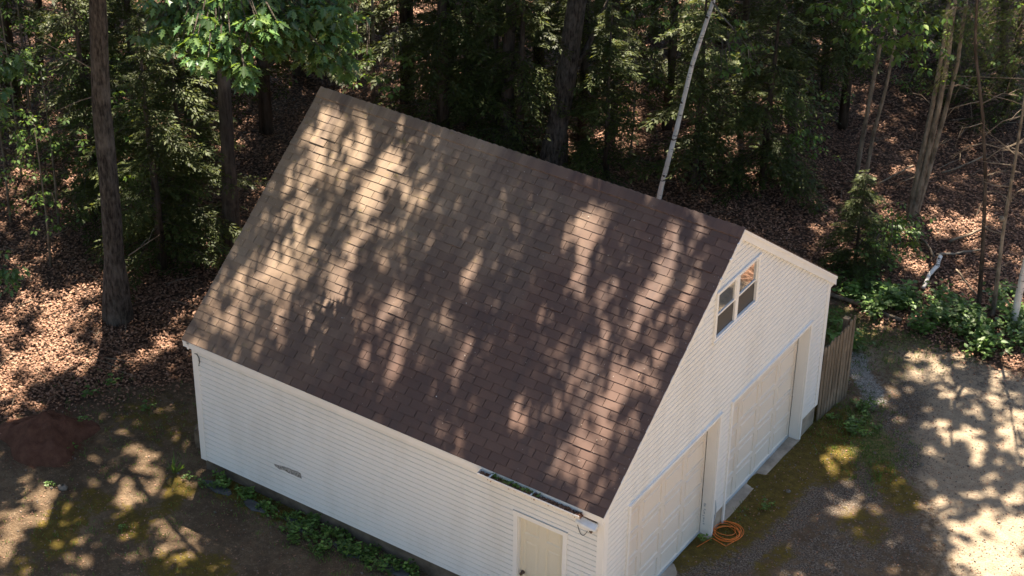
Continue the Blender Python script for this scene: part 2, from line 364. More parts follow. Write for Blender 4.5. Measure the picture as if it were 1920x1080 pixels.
px = np.where(ok, px, 0); py = np.where(ok, py, 5000)
wob = (fbm(V[:, 0]*.8, V[:, 1]*.8, 4)-.5)*130
LX = [-3000, -400, 0, 120, 360, 800, 1500, 1560, 1640, 1720, 1800, 1920, 2400, 5000]; LY = [1100, 880, 790, 752, 715, 500, 480, 555, 592, 628, 650, 695, 900, 1900]
litter = sstep(-14, 14, np.interp(px, LX, LY)-py+wob*.5)
moss = capsules(px+wob*.6, py+wob*.4, [(1290,990,1520,825,78),(1500,860,1440,930,40),(1665,900,1680,925,30,.8),(1590,880,1570,900,26,.9),(1620,985,1640,1000,34,.6),(1350,1000,1260,1060,28,.8),(130,985,110,1010,44,.9),(250,975,250,985,36,.8),(335,930,330,940,34,.9),(300,1065,420,1075,30,.7),(60,1060,40,1070,30,.5),(420,905,560,970,30,.7),(180,940,190,945,24,.7),(1470,1040,1430,1070,24,.6),(250,770,330,800,50,.45)], .7)
gravel = capsules(px, py+wob*.5, [(1290,1075,1420,1030,34,.8),(1450,1000,1520,940,34,.8),(1560,960,1700,860,50,.6),(1620,830,1700,760,60,.55),(1500,1060,1700,1000,60,.55),(1880,730,1800,720,50,.4)], .8)
wgrav = capsules(px+wob*.3, py, [(1612,680,1632,740,22),(1570,640,1566,660,10)], .6)
grass = capsules(px, py+wob*.3, [(1560,600,1600,640,36,.9),(1620,640,1780,640,34,.5),(1660,670,1680,700,30,.5),(1600,790,1640,850,44,.8),(1520,800,1560,810,20,.5)], .8)
sand = np.maximum(capsules(px+wob*.6, py+wob, [(1650,690,1900,680,60,.5),(1680,820,1760,1000,70,.4),(1900,700,2200,800,150,.8),(1800,800,1900,1100,110,.9),(1990,900,1960,1300,170)], .8), sstep(0, 3, V[:, 0]-3.2)*sstep(11, 7, V[:, 1])*(~((px > 0) & (px < 1920) & (py < 1080))))  # pale sand off the right edge is added to bounce light onto the walls
sand = np.maximum(sand, sstep(-2.8, -4.5, V[:, 1])*sstep(-7, -2, V[:, 0]))  # unseen pale ground below the frame, added to brighten the side wall by bounce
redd = capsules(px, py+wob*.3, [(60,825,120,818,52,.6)], .9)
for nm, a in (('sand', sand), ('litter', litter), ('moss', moss), ('gravel', gravel), ('white_gravel', wgrav), ('grass', grass), ('red_earth', redd)):
    at = me.attributes.new(nm, 'FLOAT', 'POINT'); at.data.foreach_set('value', np.clip(a, 0, 1).astype(np.float32))
me.update(calc_edges=True)
tag(link('ground', me), kind='structure')
def litter_at(P):
    px, py, _ = project(P); return np.interp(px, LX, LY)-py

# ------------------------------------------------------------------ the garage
L, W, ZS = 8.102, 7.526, .401
g = thing('garage', 'white vinyl sided two car garage with a brown shingled gable roof', 'garage')
CH = .1016
def siding(mb, P, z0, z1, span, holes):
    """lapped courses; P(s,z,out); span(z)->(a,b); holes: (a,b,zlo,zhi)"""
    z = z0
    while z < z1-.01:
        zt = min(z+CH, z1); zm = (z+zt)/2
        a0, b0 = span(z); a1, b1 = span(zt)
        if b0-a0 > .02:
            segs = [(a0, b0)]
            for (ha, hb, hl, hh) in holes:
                if hl < zm < hh:
                    nn = []
                    for (a, b) in segs:
                        if hb <= a or ha >= b: nn.append((a, b)); continue
                        if ha > a: nn.append((a, ha))
                        if hb < b: nn.append((hb, b))
                    segs = nn
            sj = []
            for (a, b) in segs:
                cuts = sorted(random.uniform(a+.3, b-.3) for _ in range(int((b-a)/320))) if b-a > 2 else []
                e_ = [a]+cuts+[b]; sj += [(e_[q], e_[q+1]) for q in range(len(e_)-1)]
            for (a, b) in sj:
                ta = a1 if a == a0 else a; tb = b1 if b == b0 else b
                tb = max(tb, ta+.001)
                za, zb = z+(zt-z)*.72, z+(zt-z)*.80
                mb.add([P(a, z, .002), P(b, z, .002), P(b, z, .030), P(a, z, .030), P(b, za, .024), P(a, za, .024), P(tb, zb, .010), P(ta, zb, .010), P(tb, zt, .005), P(ta, zt, .005)],
                       [(0, 1, 2, 3), (3, 2, 4, 5), (5, 4, 6, 7), (7, 6, 8, 9)])
        z = zt
PN = lambda s, z, o: (s, -o, z)
PF = lambda s, z, o: (o, s, z)
ED = (-1.598, -.614, 2.24)          # entry door casing: x0, x1, top
D1, D2, DT = (.691, 3.633), (3.985, 6.922), 2.571
WN = (3.106, 4.551, 4.23, 5.169)
zwall = EZ+SL*(0-EY)-.05
mb = MB(); siding(mb, PN, ZS, zwall-.10, lambda z: (-L+.05, -.05), [(ED[0]+.03, ED[1]-.03, -1, ED[2]-.03)])
mb.build('side_wall', M['siding'], g)
def gspan(z):
    a = .05 if z < zwall else EY+(z+.06-EZ)/SL; b = W-.05
    zr = FZ+SR*(FY-W)-.06
    if z > zr: b = FY-(z+.06-FZ)/SR
    return max(a, .05), min(b, W-.05)
mb = MB(); siding(mb, PF, ZS, RZ-.08, gspan, [(D1[0]+.03, D1[1]-.03, -1, DT-.03), (D2[0]+.03, D2[1]-.03, -1, DT-.03), (WN[0]+.02, WN[1]-.02, WN[2]+.02, WN[3]-.02)])
mb.build('gable_wall', M['siding'], g)
mb = MB(); siding(mb, lambda s, z, o: (s, W+o, z), ZS, FZ, lambda z: (-L+.05, -.05), []); mb.build('side_wall', M['siding'], g)
mb = MB(); siding(mb, lambda s, z, o: (-L-o, s, z), ZS, RZ-.08, gspan, []); mb.build('gable_wall', M['siding'], g)
# sheathing behind the siding, in pieces round the openings
mb = MB()
mb.box(-L+.01, ED[0]+.05, -.001, .02, ZS-.02, zwall-.1); mb.box(ED[1]-.05, -.03, -.001, .02, ZS-.02, zwall-.1); mb.box(ED[0]+.05, ED[1]-.05, -.001, .02, ED[2]-.05, zwall-.1)
def fr(y0, y1, z0, z1): mb.box(-.02, .001, y0, y1, z0, z1)
fr(.02, D1[0]+.05, ZS-.02, DT-.05); fr(D1[1]-.05, D2[0]+.05, ZS-.02, DT-.05); fr(D2[1]-.05, W-.02, ZS-.02, DT-.05); fr(.02, W-.02, DT-.05, 2.95)
gy = lambda z: EY+(z+.08-EZ)/SL
gz = lambda z: FY-(z+.08-FZ)/SR
def tri(y0, y1, za, zb):  # gable piece between two heights, bounded by the slopes unless limits are given
    mb.prism([(-.02, y0(za), za), (-.02, y1(za), za), (-.02, y1(zb), zb), (-.02, y0(zb), zb)], (.021, 0, 0))
tri(lambda z: max(.03, gy(z)), lambda z: min(W-.03, gz(z)), 2.95, WN[2]+.03)
tri(gy, lambda z: WN[0]+.03, WN[2]+.03, min(WN[3]-.03, EZ+SL*(WN[0]-EY)-.1)); tri(lambda z: WN[1]-.03, gz, WN[2]+.03, WN[3]-.03)
tri(gy, gz, WN[3]-.03, RZ-.12)
mb.build('sheathing', M['interior'], g)
# attic floor and back so the windows look into a dark room
mb = MB(); mb.box(-L+.1, -.05, .1, W-.1, 2.75, 2.8); mb.box(-3.2, -3.1, 2.1, 5.5, 2.81, 4.3); mb.build('attic_floor', M['interior'], g)
# foundation
mb = MB(); mb.box(-L+.02, -.02, .02, .25, -.5, ZS-.022); mb.box(-L+.02, -L+.25, .25, W-.02, -.5, ZS-.022); mb.box(-L+.25, -.02, W-.25, W-.02, -.5, ZS-.022)
mb.build('foundation', M['foundation'], g)
for a, b in ((.255, D1[0]+.06), (D1[1]-.06, D2[0]+.06), (D2[1]-.06, W-.255)):
    mb = MB(); mb.box(-.2, .012, a, b+(.24 if b > 7 else 0), -.5, ZS-.024); mb.build('foundation_pier', M['concrete'], g)
for D, wd in ((D1, .06), (D2, .045)):
    mb = MB()
    n = 14; ys = np.linspace(D[0]+.03, D[1]-.03, n+1)
    xo = [wd+.02*(random.random()-.5) for _ in ys]
    for i in range(n):
        mb.add([(-.6, ys[i], .014), (xo[i], ys[i], .014), (xo[i+1], ys[i+1], .014), (-.6, ys[i+1], .014), (xo[i], ys[i], -.3), (xo[i+1], ys[i+1], -.3)], [(0, 1, 2, 3), (1, 4, 5, 2)])
    mb.build('concrete_apron', M['concrete'], g)
# corner posts
for cx, cy, sx, sy in ((0, 0, 1, -1), (-L, 0, -1, -1), (0, W, 1, 1), (-L, W, -1, 1)):
    mb = MB(); t = .036; wd = .085
    xa, xb = sorted((cx+sx*t, cx-sx*wd)); ya, yb = sorted((cy+sy*t, cy+sy*.002))
    mb.box(xa, xb, ya, yb, ZS-.01, zwall-.1 if cy == 0 else FZ-.05)
    xa, xb = sorted((cx+sx*t, cx+sx*.002)); ya, yb = sorted((cy+sy*.002, cy-sy*wd))
    mb.box(xa, xb, ya, yb, ZS-.01, zwall-.04 if cy == 0 else FZ+.05)
    mb.build('corner_trim', M['trim'], g)

# raised panel leaf, used for garage doors and the entry door
def panel_face(mb, P, a0, a1, z0, z1, ma, mz, rec=.034, bev=.016, fld=.032):
    """one cell: flat margin, bevel down into a recess, raised field"""
    R = lambda da, dz, o: [P(a0+da, z0+dz, o), P(a1-da, z0+dz, o), P(a1-da, z1-dz, o), P(a0+da, z1-dz, o)]
    rings = [R(0, 0, 0), R(ma, mz, 0), R(ma+bev, mz+bev, -rec), R(ma+bev+.012, mz+bev+.012, -rec), R(ma+bev+fld, mz+bev+fld, -.004)]
    vs = sum(rings, []); fs = []
    for i in range(4):
        for j in range(4): fs.append((i*4+j, i*4+(j+1) % 4, (i+1)*4+(j+1) % 4, (i+1)*4+j))
    fs.append((16, 17, 18, 19)); mb.add(vs, fs)
def garage_door(D, label):
    y0, y1, zt = D[0]+.07, D[1]-.07, DT-.09
    d = MB(); P = lambda a, z, o: (-.17+o, a, z); rows, cols = 5, 4; hgap = .006
    rh = (zt+.12-.02)/rows
    for r_ in range(rows):
        za, zb = .02+r_*rh, .02+(r_+1)*rh-hgap
        for c_ in range(cols):
            panel_face(d, P, y0+(y1-y0)*c_/cols, y0+(y1-y0)*(c_+1)/cols, za, zb, .05, .05)
        d.quad((-.17, y0, zb), (-.17, y1, zb), (-.19, y1, zb+.002), (-.19, y0, zb+.002))
    d.box(-.22, -.192, y0, y1, .02, zt+.12)
    o = d.build('garage_door', M['door'], g); o['label'] = label
    s = MB(); s.box(-.185, -.150, y0, y1, .012, .045); s.build('bottom_seal', M['metal'], o)
    c = MB()
    for ya, yb in ((D[0], y0), (y1, D[1])): c.box(-.16, .017, ya+.02 if ya == D[0] else ya, yb if ya == D[0] else yb-.02, .0, zt+.02)
    c.box(-.16, .017, D[0]+.02, D[1]-.02, zt, DT-.02)
    c.box(.0175, .050, D[0], D[0]+.055, .0, DT-.052); c.box(.0175, .050, D[1]-.055, D[1], .0, DT-.052); c.box(.0175, .052, D[0]-.01, D[1]+.01, DT-.052, DT)
    c.box(.0175, .064, D[0]-.01, D[1]+.01, DT+.001, DT+.012)
    c.build('door_casing', M['trim'], o)
    return o
gd = garage_door(D1, 'white panelled garage door beside the orange cord, frame dented low down'); garage_door(D2, 'white panelled garage door next to the wooden fence')
mb = MB()   # torn trim on the near door's jamb
for i in range(9):
    mb.box(-.13+.02*random.random(), -.10+.03*random.random(), D1[1]-.0712-.001*i, D1[1]-.0705-.001*i, .62-.05*i+.03*random.random(), .64-.05*i+.05*random.random())
mb.tube([(.05, D1[1]+.005, .75), (.062, D1[1]+.02, .6), (.058, D1[1]+.03, .42), (.05, D1[1]+.012, .3)], [.008, .012, .012, .008], 6)
mb.build('torn_trim', M['metal'], gd)

# entry door
e = MB(); x0, x1 = ED[0]+.085, ED[1]-.085; zb, zt = .20, ED[2]-.085
P = lambda a, z, o: (a, .045-o, z)
xm = (x0+x1)/2; hgt_ = zt-zb
cells = [(.0, .32), (.32, .42), (.42, .80), (.80, 1.)]
for (xa, xb) in ((x0, xm), (xm, x1)):
    for (fa, fb, mz) in ((0, .33, .07), (.33, .79, .06), (.79, 1., .055)):
        panel_face(e, P, xa, xb, zb+hgt_*fa, zb+hgt_*fb, .065, mz, .014, .018, .045)
eo = e.build('entry_door', M['cream'], g); eo['label'] = 'cream six panel entry door in the side wall'
c = MB(); c.box(ED[0], ED[0]+.075, -.042, -.0165, .2, ED[2]-.08); c.box(ED[1]-.075, ED[1], -.042, -.0165, .2, ED[2]-.08); c.box(ED[0]-.01, ED[1]+.01, -.044, -.0165, ED[2]-.078, ED[2])
c.box(ED[0]+.03, x0, -.016, .06, .2, ED[2]-.08); c.box(x1, ED[1]-.03, -.016, .06, .2, ED[2]-.08); c.box(ED[0]+.03, ED[1]-.03, -.016, .06, zt, ED[2]-.03)
c.build('door_casing', M['trim'], eo)
c = MB(); c.box(ED[0]-.012, ED[1]+.012, -.05, -.012, ED[2]+.001, ED[2]+.010); c.build('drip_cap', M['metal'], eo)
c = MB(); kp = on_y(980, 1073, .03); kx, kz = kp[0], kp[2]
c.tube([(kx, .044, kz), (kx, .032, kz), (kx, .031, kz), (kx, .005, kz), (kx, -.004, kz), (kx, -.018, kz), (kx, -.03, kz), (kx, -.034, kz)], [.035, .034, .014, .012, .024, .031, .026, .012], 14); c.build('door_knob', M['knob'], eo, smooth=True)

# twin window
f_ = MB(); y0, y1, z0, z1 = WN
def ring(mb, xa, xb, ya, yb, za, zb, t):
    mb.box(xa, xb, ya, ya+t, za, zb); mb.box(xa, xb, yb-t, yb, za, zb); mb.box(xa, xb, ya+t, yb-t, za, za+t); mb.box(xa, xb, ya+t, yb-t, zb-t, zb)
ym = (y0+y1)/2
ring(f_, -.05, .052, y0, y1, z0, z1, .062); f_.box(-.05, .040, ym-.05, ym+.05, z0+.055, z1-.055)
f_.box(.0525, .067, y0-.01, y1+.01, z0, z0+.02); f_.box(.0525, .065, y0-.012, y1+.012, z1-.012, z1+.008)
wo = f_.build('window', M['trim'], g); wo['label'] = 'white twin double hung window in the gable'
zm = (z0+z1)/2
for ya, yb in ((y0+.055, ym-.05), (ym+.05, y1-.055)):
    s_ = MB(); ring(s_, .0, .028, ya, yb, zm-.02, z1-.055, .032); ring(s_, -.035, -.006, ya, yb, z0+.055, zm+.03, .035); s_.build('sash', M['trim'], wo)
    p = MB(); p.box(.008, .012, ya+.032, yb-.032, zm+.012, z1-.087); p.build('pane', M['glass'], wo)
    p = MB(); p.box(.004, .006, ya, yb, z0+.055, zm-.022); p.build('insect_screen', M['screen'], wo)

# roof
roof = thing('roof', None, None); roof.parent = g
up = MB()
up.prism([(RX0+.01, EY+.01, EZ-.045), (RX0+.01, RY, RZ-.045), (RX0+.01, RY, RZ-.012), (RX0+.01, EY+.01, EZ-.012)], (RX1-RX0-.02, 0, 0))
up.prism([(RX0+.01, RY, RZ-.045), (RX0+.01, FY-.01, FZ-.045), (RX0+.01, FY-.01, FZ-.012), (RX0+.01, RY, RZ-.012)], (RX1-RX0-.02, 0, 0))
up.build('underlay', M['deck'], roof)
def shingles(y0, z0, y1, z1):
    sm = MB(); d = np.array([0, y1-y0, z1-z0]); Ls = np.linalg.norm(d); d /= Ls
    n = np.array([0, -d[2], d[1]]); n = n if n[2] > 0 else -n
    rows = 35; ex = Ls/rows; base = np.array([0, y0, z0])
    for r_ in range(rows):
        off = (.1665 if r_ % 2 else 0.)+random.uniform(-.004, .004); x = RX0-.333+off
        while x < RX1:
            gp_ = random.uniform(.0025, .005); xa, xb = max(x+gp_, RX0), min(x+.333-gp_, RX1); x += .333
            if xb-xa < .02: continue
            lift = .0065+random.uniform(-.002, .0035)+(random.random() < .03)*random.uniform(.004, .014); sk = random.uniform(-.004, .004)
            s0 = r_*ex+random.uniform(-.003, .003); s1 = min((r_+1)*ex+.02, Ls)
            pt = lambda xx, s, o: np.array([xx, 0, 0])+base+d*s+n*o
            sm.add([pt(xa, s0+sk, -.008), pt(xb, s0-sk, -.008), pt(xb, s0-sk, lift), pt(xa, s0+sk, lift), pt(xb, s1, -.001), pt(xa, s1, -.001), pt(xb, s1, -.008), pt(xa, s1, -.008)],
                   [(0, 1, 2, 3), (3, 2, 4, 5), (1, 6, 4, 2), (0, 3, 5, 7)])
    return sm.build('shingles', M['shingle'], roof)
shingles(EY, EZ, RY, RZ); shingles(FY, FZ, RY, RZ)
rc = MB(); x = RX0
while x < RX1-.02:
    xb = min(x+.16, RX1); h0, h1 = .026+random.uniform(0, .006), .012
    ys = [-.15, -.05, 0, .05, .15]
    zo = lambda yy: (-SL*abs(yy) if yy < 0 else -SR*abs(yy))+(-.004 if abs(yy) < .01 else 0)
    a = [(x, RY+yy, RZ+zo(yy)+h0) for yy in ys]; b = [(xb, RY+yy, RZ+zo(yy)+h1) for yy in ys]
    lo = [(x, RY+yy, RZ+zo(yy)) for yy in ys]
    rc.add(a+b+lo, [(i, i+1, 6+i, 5+i) for i in range(4)]+[(10+i, 11+i, i+1, i) for i in range(4)]); rc.v[-15:]
    rc.add([a[0], b[0], (xb, RY-.15, RZ-SL*.15), (x, RY-.15, RZ-SL*.15)], [(0, 1, 2, 3)]); rc.add([a[4], b[4], (xb, RY+.15, RZ-SR*.15), (x, RY+.15, RZ-SR*.15)], [(0, 1, 2, 3)])
    x += .145
rc.build('ridge_cap', M['shingle'], roof)
for xa, xb in ((.024, .062), (RX0+.11, RX0+.148)):
    rk = MB(); t0, t1 = .022, .175
    rk.prism([(xa, EY+.004, EZ-t0), (xa, RY-.001, RZ-t0), (xa, RY-.001, RZ-t1), (xa, EY+.004, EZ-t1+.02)], (xb-xa, 0, 0))
    rk.prism([(xa, RY+.001, RZ-t0), (xa, FY-.004, FZ-t0), (xa, FY-.004, FZ-t1-.02), (xa, RY+.001, RZ-t1-.03)], (xb-xa, 0, 0))
    rk.prism([(xb+.001, RY+.001, RZ-.016), (xb+.001, FY-.004, FZ-.016), (xb+.001, FY-.004, FZ-.07), (xb+.001, RY+.001, RZ-.07)], (.012, 0, 0))
    rk.prism([(xb+.001, EY+.004, EZ-.016), (xb+.001, RY-.001, RZ-.016), (xb+.001, RY-.001, RZ-.05), (xb+.001, EY+.004, EZ-.05)], (.012, 0, 0))
    if xa > 0:
        for yy in (3.62, 3.40, 3.12):
            zc = EZ+SL*(yy-EY); rk.box(xb+.014, xb+.035, yy-.03, yy+.03, zc-.03, zc+.012)
    rk.build('rake_board', M['trim'], roof)
fb = MB(); fb.box(RX0+.02, .022, EY+.012, EY+.03, EZ-.135, EZ-.02); fb.box(RX0+.02, .022, EY+.031, -.017, EZ-.135, EZ-.12); fb.box(RX0+.02, .022, EY+.004, EY+.011, EZ-.05, EZ-.014); fb.build('fascia', M['trim'], roof)
fb = MB(); fb.box(RX0+.02, .022, FY-.03, FY-.012, FZ-.2, FZ-.02); fb.box(RX0+.02, .022, W+.017, FY-.031, FZ-.2, FZ-.185); fb.box(.003, .0235, W+.026, FY-.031, FZ-.19, FZ-.03); fb.build('fascia', M['trim'], roof)
# gutter piece left on the eave near the front corner
ga, gb_ = on_y(898, 884, -.2)[0], on_y(1090, 968, -.2)[0]
gt = MB(); yo, yi, zt_, zb_ = -.255, -.131, EZ-.045, EZ-.125
prof = [(yi, zt_+.015), (yi, zb_), (yo+.03, zb_), (yo, zt_-.02), (yo, zt_), (yo-.008, zt_), (yo-.008, zt_-.024), (yo+.026, zb_-.006), (yi, zb_-.006)]
vs = [(ga, y, z) for y, z in prof]+[(gb_, y, z-.005) for y, z in prof]; n = len(prof)
gt.add(vs, [(i, i+1, n+i+1, n+i) for i in range(n-1)])
gt.add([(ga, yi, zt_), (ga, yi, zb_), (ga, yo+.03, zb_), (ga, yo, zt_-.005)], [(0, 1, 2, 3)])
go = gt.build('gutter', M['trim'], g)
for fx in (.12, .53):
    xx = ga+(gb_-ga)*fx; b = MB(); b.box(xx-.014, xx+.014, yo, yi, zt_-.004, zt_+.004); b.build('bracket', M['metal'], go)
n = 900; xs = rng.uniform(ga+.03, gb_, n); pos = np.stack([xs, rng.uniform(yo+.02, yi-.005, n), zb_+.012+rng.uniform(0, .045, n)*(.4+fbm(xs*3, xs*0, 2))], 1)
A, B, N = frames(n, .4); s = rng.uniform(.012, .03, n)[:, None]
db = cards('gutter_debris', [(-1, -.4, 0), (1, -.4, 0), (1, .4, .2), (-1, .4, .2)], [(0, 1, 2, 3)], pos, A*s, B*s, N*s, M['fallen'], go); db['kind'] = 'stuff'
n = 60; xs = rng.uniform(ga+.2, ga+1.1, n); pos = np.stack([xs, rng.uniform(yo+.03, yi-.02, n), zb_+.06+rng.uniform(0, .04, n)], 1); A, B, N = frames(n, .3); s = rng.uniform(.02, .035, n)[:, None]
db = cards('gutter_moss', [(-1, -.4, 0), (1, -.4, 0), (1, .4, .2), (-1, .4, .2)], [(0, 1, 2, 3)], pos, A*s, B*s, N*s, M['weed'], go, tone=np.full(n, .5)); db['kind'] = 'stuff'
# cable at the rear corner and the scraped patch on the side wall
cb = MB(); cb.tube([on_y(362, 662, -.02), on_y(369, 664, -.045), on_y(373, 671, -.045), on_y(374, 679, -.03), on_y(373, 686, -.02)], [.008]*5, 6); cb.build('cable', M['dark'], g)
sc = MB(); top = [(513, 869), (522, 872), (531, 874), (540, 877), (549, 881), (558, 884), (564, 888)]; bot = [(516, 874), (524, 880), (533, 882), (541, 887), (549, 890), (557, 894), (566, 898)]
for i in range(len(top)-1):
    a, b, c_, d_ = on_y(*top[i], -.0315), on_y(*top[i+1], -.0315), on_y(*bot[i+1], -.0315), on_y(*bot[i], -.0315)
    sc.quad(a, b, c_, d_)
M['scrape'] = plain('scraped_vinyl', (.30, .29, .27), .8, .1, .75, 26.)
sc.build('scraped_patch', M['scrape'], g)

# flood light on the side wall
fl = thing('flood_light', 'white boxy outdoor lamp with a wire loop under the front eave corner', 'wall light', on_y(1098, 985, -.02))
def FL(px, py, d): return on_y(px, py, -d)-np.array(fl.location)
b = MB(); p0, p1 = FL(1082, 972, .10), FL(1119, 991, .10); ax = p1-p0; Lb = np.linalg.norm(ax); ax /= Lb; upv = np.array([0, -.55, .83]); upv -= ax*np.dot(upv, ax); upv /= np.linalg.norm(upv); sd_ = np.cross(ax, upv)
prof = [(-.055, -.035), (.055, -.035), (.07, .0), (.05, .035), (-.05, .035), (-.07, .0)]
vs = [p0+ax*t*Lb+sd_*u_*q_+upv*v_*q_ for t, q_ in ((0, .8), (.06, 1), (.94, 1.), (1, .85)) for u_, v_ in prof]
n = 6; b.add(vs, [(r_*n+i, r_*n+(i+1) % n, (r_+1)*n+(i+1) % n, (r_+1)*n+i) for r_ in range(3) for i in range(n)]+[tuple(range(n))[::-1], tuple(range(3*n, 4*n))])
b.build('housing', plain('lamp_housing', (.70, .74, .78), .35, .5, .12, 9.), fl)
b = MB(); b.tube([FL(1096, 983, .0), FL(1096, 986, .05), p0+ax*Lb*.45-upv*.03], [.03, .02, .016], 8); b.tube([FL(1106, 996, .02), FL(1108, 999, .05), p0+ax*Lb*.85-upv*.04], [.015, .015, .02], 8); b.build('bracket', M['knob'], fl)
b = MB(); th = np.linspace(0, 1, 14); A_, Bm, B_ = FL(1083, 984, .03), FL(1090, 1016, .05), FL(1101, 996, .04)
b.tube([A_*(1-t)**2+2*t*(1-t)*Bm+B_*t*t for t in th], [.005]*14, 6); b.build('wire', M['dark'], fl)
b = MB(); b.tube([p0+ax*.0-upv*.05-sd_*.02, p0+ax*.05+upv*.045-sd_*.06, p0+ax*.12+upv*.05-sd_*.07], [.012, .016, .012], 6); b.tube([p0+ax*Lb*.3+upv*.02-sd_*.07, p0+ax*Lb*.9+upv*.02-sd_*.075], [.012, .008], 6); b.build('hinge', M['knob'], fl)

# ------------------------------------------------------------------ fence, cord, block, mound, stones
fe = thing('fence', 'short weathered grey wooden stockade fence against the garage corner', 'fence', (0.03, W+.06, 0))
n = 10; pk_h = [1.62, 1.60, 1.64, 1.66, 1.64, 1.68, 1.72, 1.70, 1.78, 1.82]; fx_, fy_ = .12, .105
pm = MB(); pw = .098
for i in range(n):
    ax0 = fx_*i/n; yy = i*fy_; h = pk_h[i]; j = random.uniform(-.006, .006); zb = -.06
    pm.prism([(ax0+j, yy, zb), (ax0+j, yy+pw, zb), (ax0+j, yy+pw, h-.07), (ax0+j, yy+pw*.72, h), (ax0+j, yy+pw*.28, h), (ax0+j, yy, h-.06)], (.02, 0, 0))
pm.build('picket_panel', M['wood'], fe)
for zz in (.35, 1.3):
    b = MB(); b.box(-.055, -.012, 0, n*fy_, zz, zz+.08); b.build('rail', M['wood'], fe)
b = MB(); b.box(-.06, .04, n*fy_-.17, n*fy_-.08, -.1, 1.74); b.mi = 0; b.box(-.07, .05, n*fy_-.18, n*fy_-.07, 1.741, 1.765); b.build('post', M['stick'], fe)
cp = ground_at(1362, 1000); cz = hz(cp[0], cp[1])
mb = MB(); pts = []
for k_ in range(300):
    t = k_/299; a = t*2*math.pi*6.3; r_ = .225+.045*math.sin(a*.31+1)+.014*math.sin(a*.77)+.008*math.sin(a*2.7)
    pts.append((cp[0]+r_*math.cos(a)+.03*math.sin(a*.17), cp[1]+r_*math.sin(a)*.95+.03*math.cos(a*.23), cz+.015+.05*t+.018*math.sin(a*1.3)))
mb.tube(pts, [.0055]*300, 6)
e0 = np.array(pts[0]); mb.tube([e0, e0+(-.1, -.35, .0), (.10, D1[1]-.1, .03), (.0, D1[1]-.45, .03)], [.0075]*4, 6)
q = [(cp[0]-.22+.44*t, cp[1]-.1+.25*math.sin(t*2.5), cz+.06) for t in np.linspace(0, 1, 12)]; mb.tube(q, [.0075]*12, 6)
tag(mb.build('extension_cord', M['orange'], smooth=True), 'coiled orange extension cord on the ground between the garage doors', 'extension cord')
bp = on_z(368, 850, .15); b = MB(); b.box(-.14, .14, -.11, .11, -.25, .42); b.box(-.10, .09, -.09, .08, .421, .45)
o = b.build('wooden_block', M['stick'], loc=(bp[0]-.05, bp[1]+.28, .1)); o.rotation_euler.z = .5; tag(o, 'old grey wooden block standing by the rear corner of the garage', 'wooden block')
mp_ = ground_at(85, 822); n = 28
mb = MB(); vs = []; fs = []
for i in range(n+1):
    for j in range(n+1):
        x, y = (i/n*2-1), (j/n*2-1); an_ = math.atan2(y, x); r_ = math.hypot(x, y)*(1+.16*math.sin(3*an_+1)+.1*math.sin(5*an_))
        h = .46*max(0, 1-r_)**.9*(1+1.6*(float(fbm(np.array([x*2.5+9.]), np.array([y*2.5+3.]), 4)[0])-.5))
        xx, yy = mp_[0]+x*.86, mp_[1]+y*.8
        vs.append((xx, yy, hz(xx, yy)-.02+h+(.03*random.random() if r_ < .95 else -.06)))
mb.add(vs, [(i*(n+1)+j, (i+1)*(n+1)+j, (i+1)*(n+1)+j+1, i*(n+1)+j+1) for i in range(n) for j in range(n)])
tag(mb.build('dirt_mound', M['red'], smooth=True), 'low mound of dark red earth at the edge of the leaf litter', 'dirt mound')
def rock(px, py, s, label, name='stone', mat='stone', group=None):
    P = ground_at(px, py); mb = MB(); n = 7; vs = []; fs = []
    for i in range(5):
        for j in range(n):
            th = math.pi*(i+.5)/5; ph = 2*math.pi*j/n; r_ = s*random.uniform(.75, 1.1)
            vs.append((r_*math.sin(th)*math.cos(ph), r_*.8*math.sin(th)*math.sin(ph), r_*.6*math.cos(th)+s*.25))
    fs = [(i*n+j, i*n+(j+1) % n, (i+1)*n+(j+1) % n, (i+1)*n+j) for i in range(4) for j in range(n)]+[tuple(range(n)), tuple(range(4*n, 5*n))[::-1]]
    mb.add(vs, fs); tag(mb.build(name, M[mat], loc=P, smooth=True), label, name, group)
rock(1571, 748, .055, 'pale stone at the foot of the fence end'); rock(1478, 922, .06, 'flat pale stone on the moss before the far garage door')
rock(1640, 850, .04, 'small stone in the weeds beyond the fence shadow'); rock(118, 916, .10, 'rounded tan stone in the left yard'); rock(1752, 1013, .05, 'small brown stone on the sunny driveway'); rock(1728, 872, .05, 'tan pebble on the driveway near the moss')
rock(1404, 455, .05, 'small stone in the dark leaves behind the gable peak')
rock(1850, 650, .05, 'white stone at the edge of the weeds')
# slate edging pieces among the weeds
def slab(px, py, lx, ly, rz, label):
    P = ground_at(px, py); b = MB(); b.prism([(lx*math.cos(t_)*random.uniform(.7, 1.1), ly*math.sin(t_)*random.uniform(.6, 1.15), 0) for t_ in np.linspace(0, 6.283, 10)[:-1]], (0, 0, .04))
    o = b.build('edging_slab', M['slate'], loc=P+(0, 0, -.025)); o.rotation_euler.z = rz; tag(o, label, 'edging slab', 'grey edging slabs in the weeds along the garage')
M['slate'] = plain('slate', (.085, .085, .083), .9, .1, .45, 7., .4)
for (a, b_, l_, n_) in ((408, 915, .38, 'nearest the rear corner of the garage'), (478, 950, .30, 'below the scraped siding'), (560, 985, .40, 'under the thickest weeds'), (655, 1032, .34, 'near the lower picture edge'), (740, 1070, .36, 'closest to the entry door')):
    slab(a, b_, l_, .13, -.05+random.uniform(-.1, .1), 'dark grey edging slab in the weeds, the one '+n_)

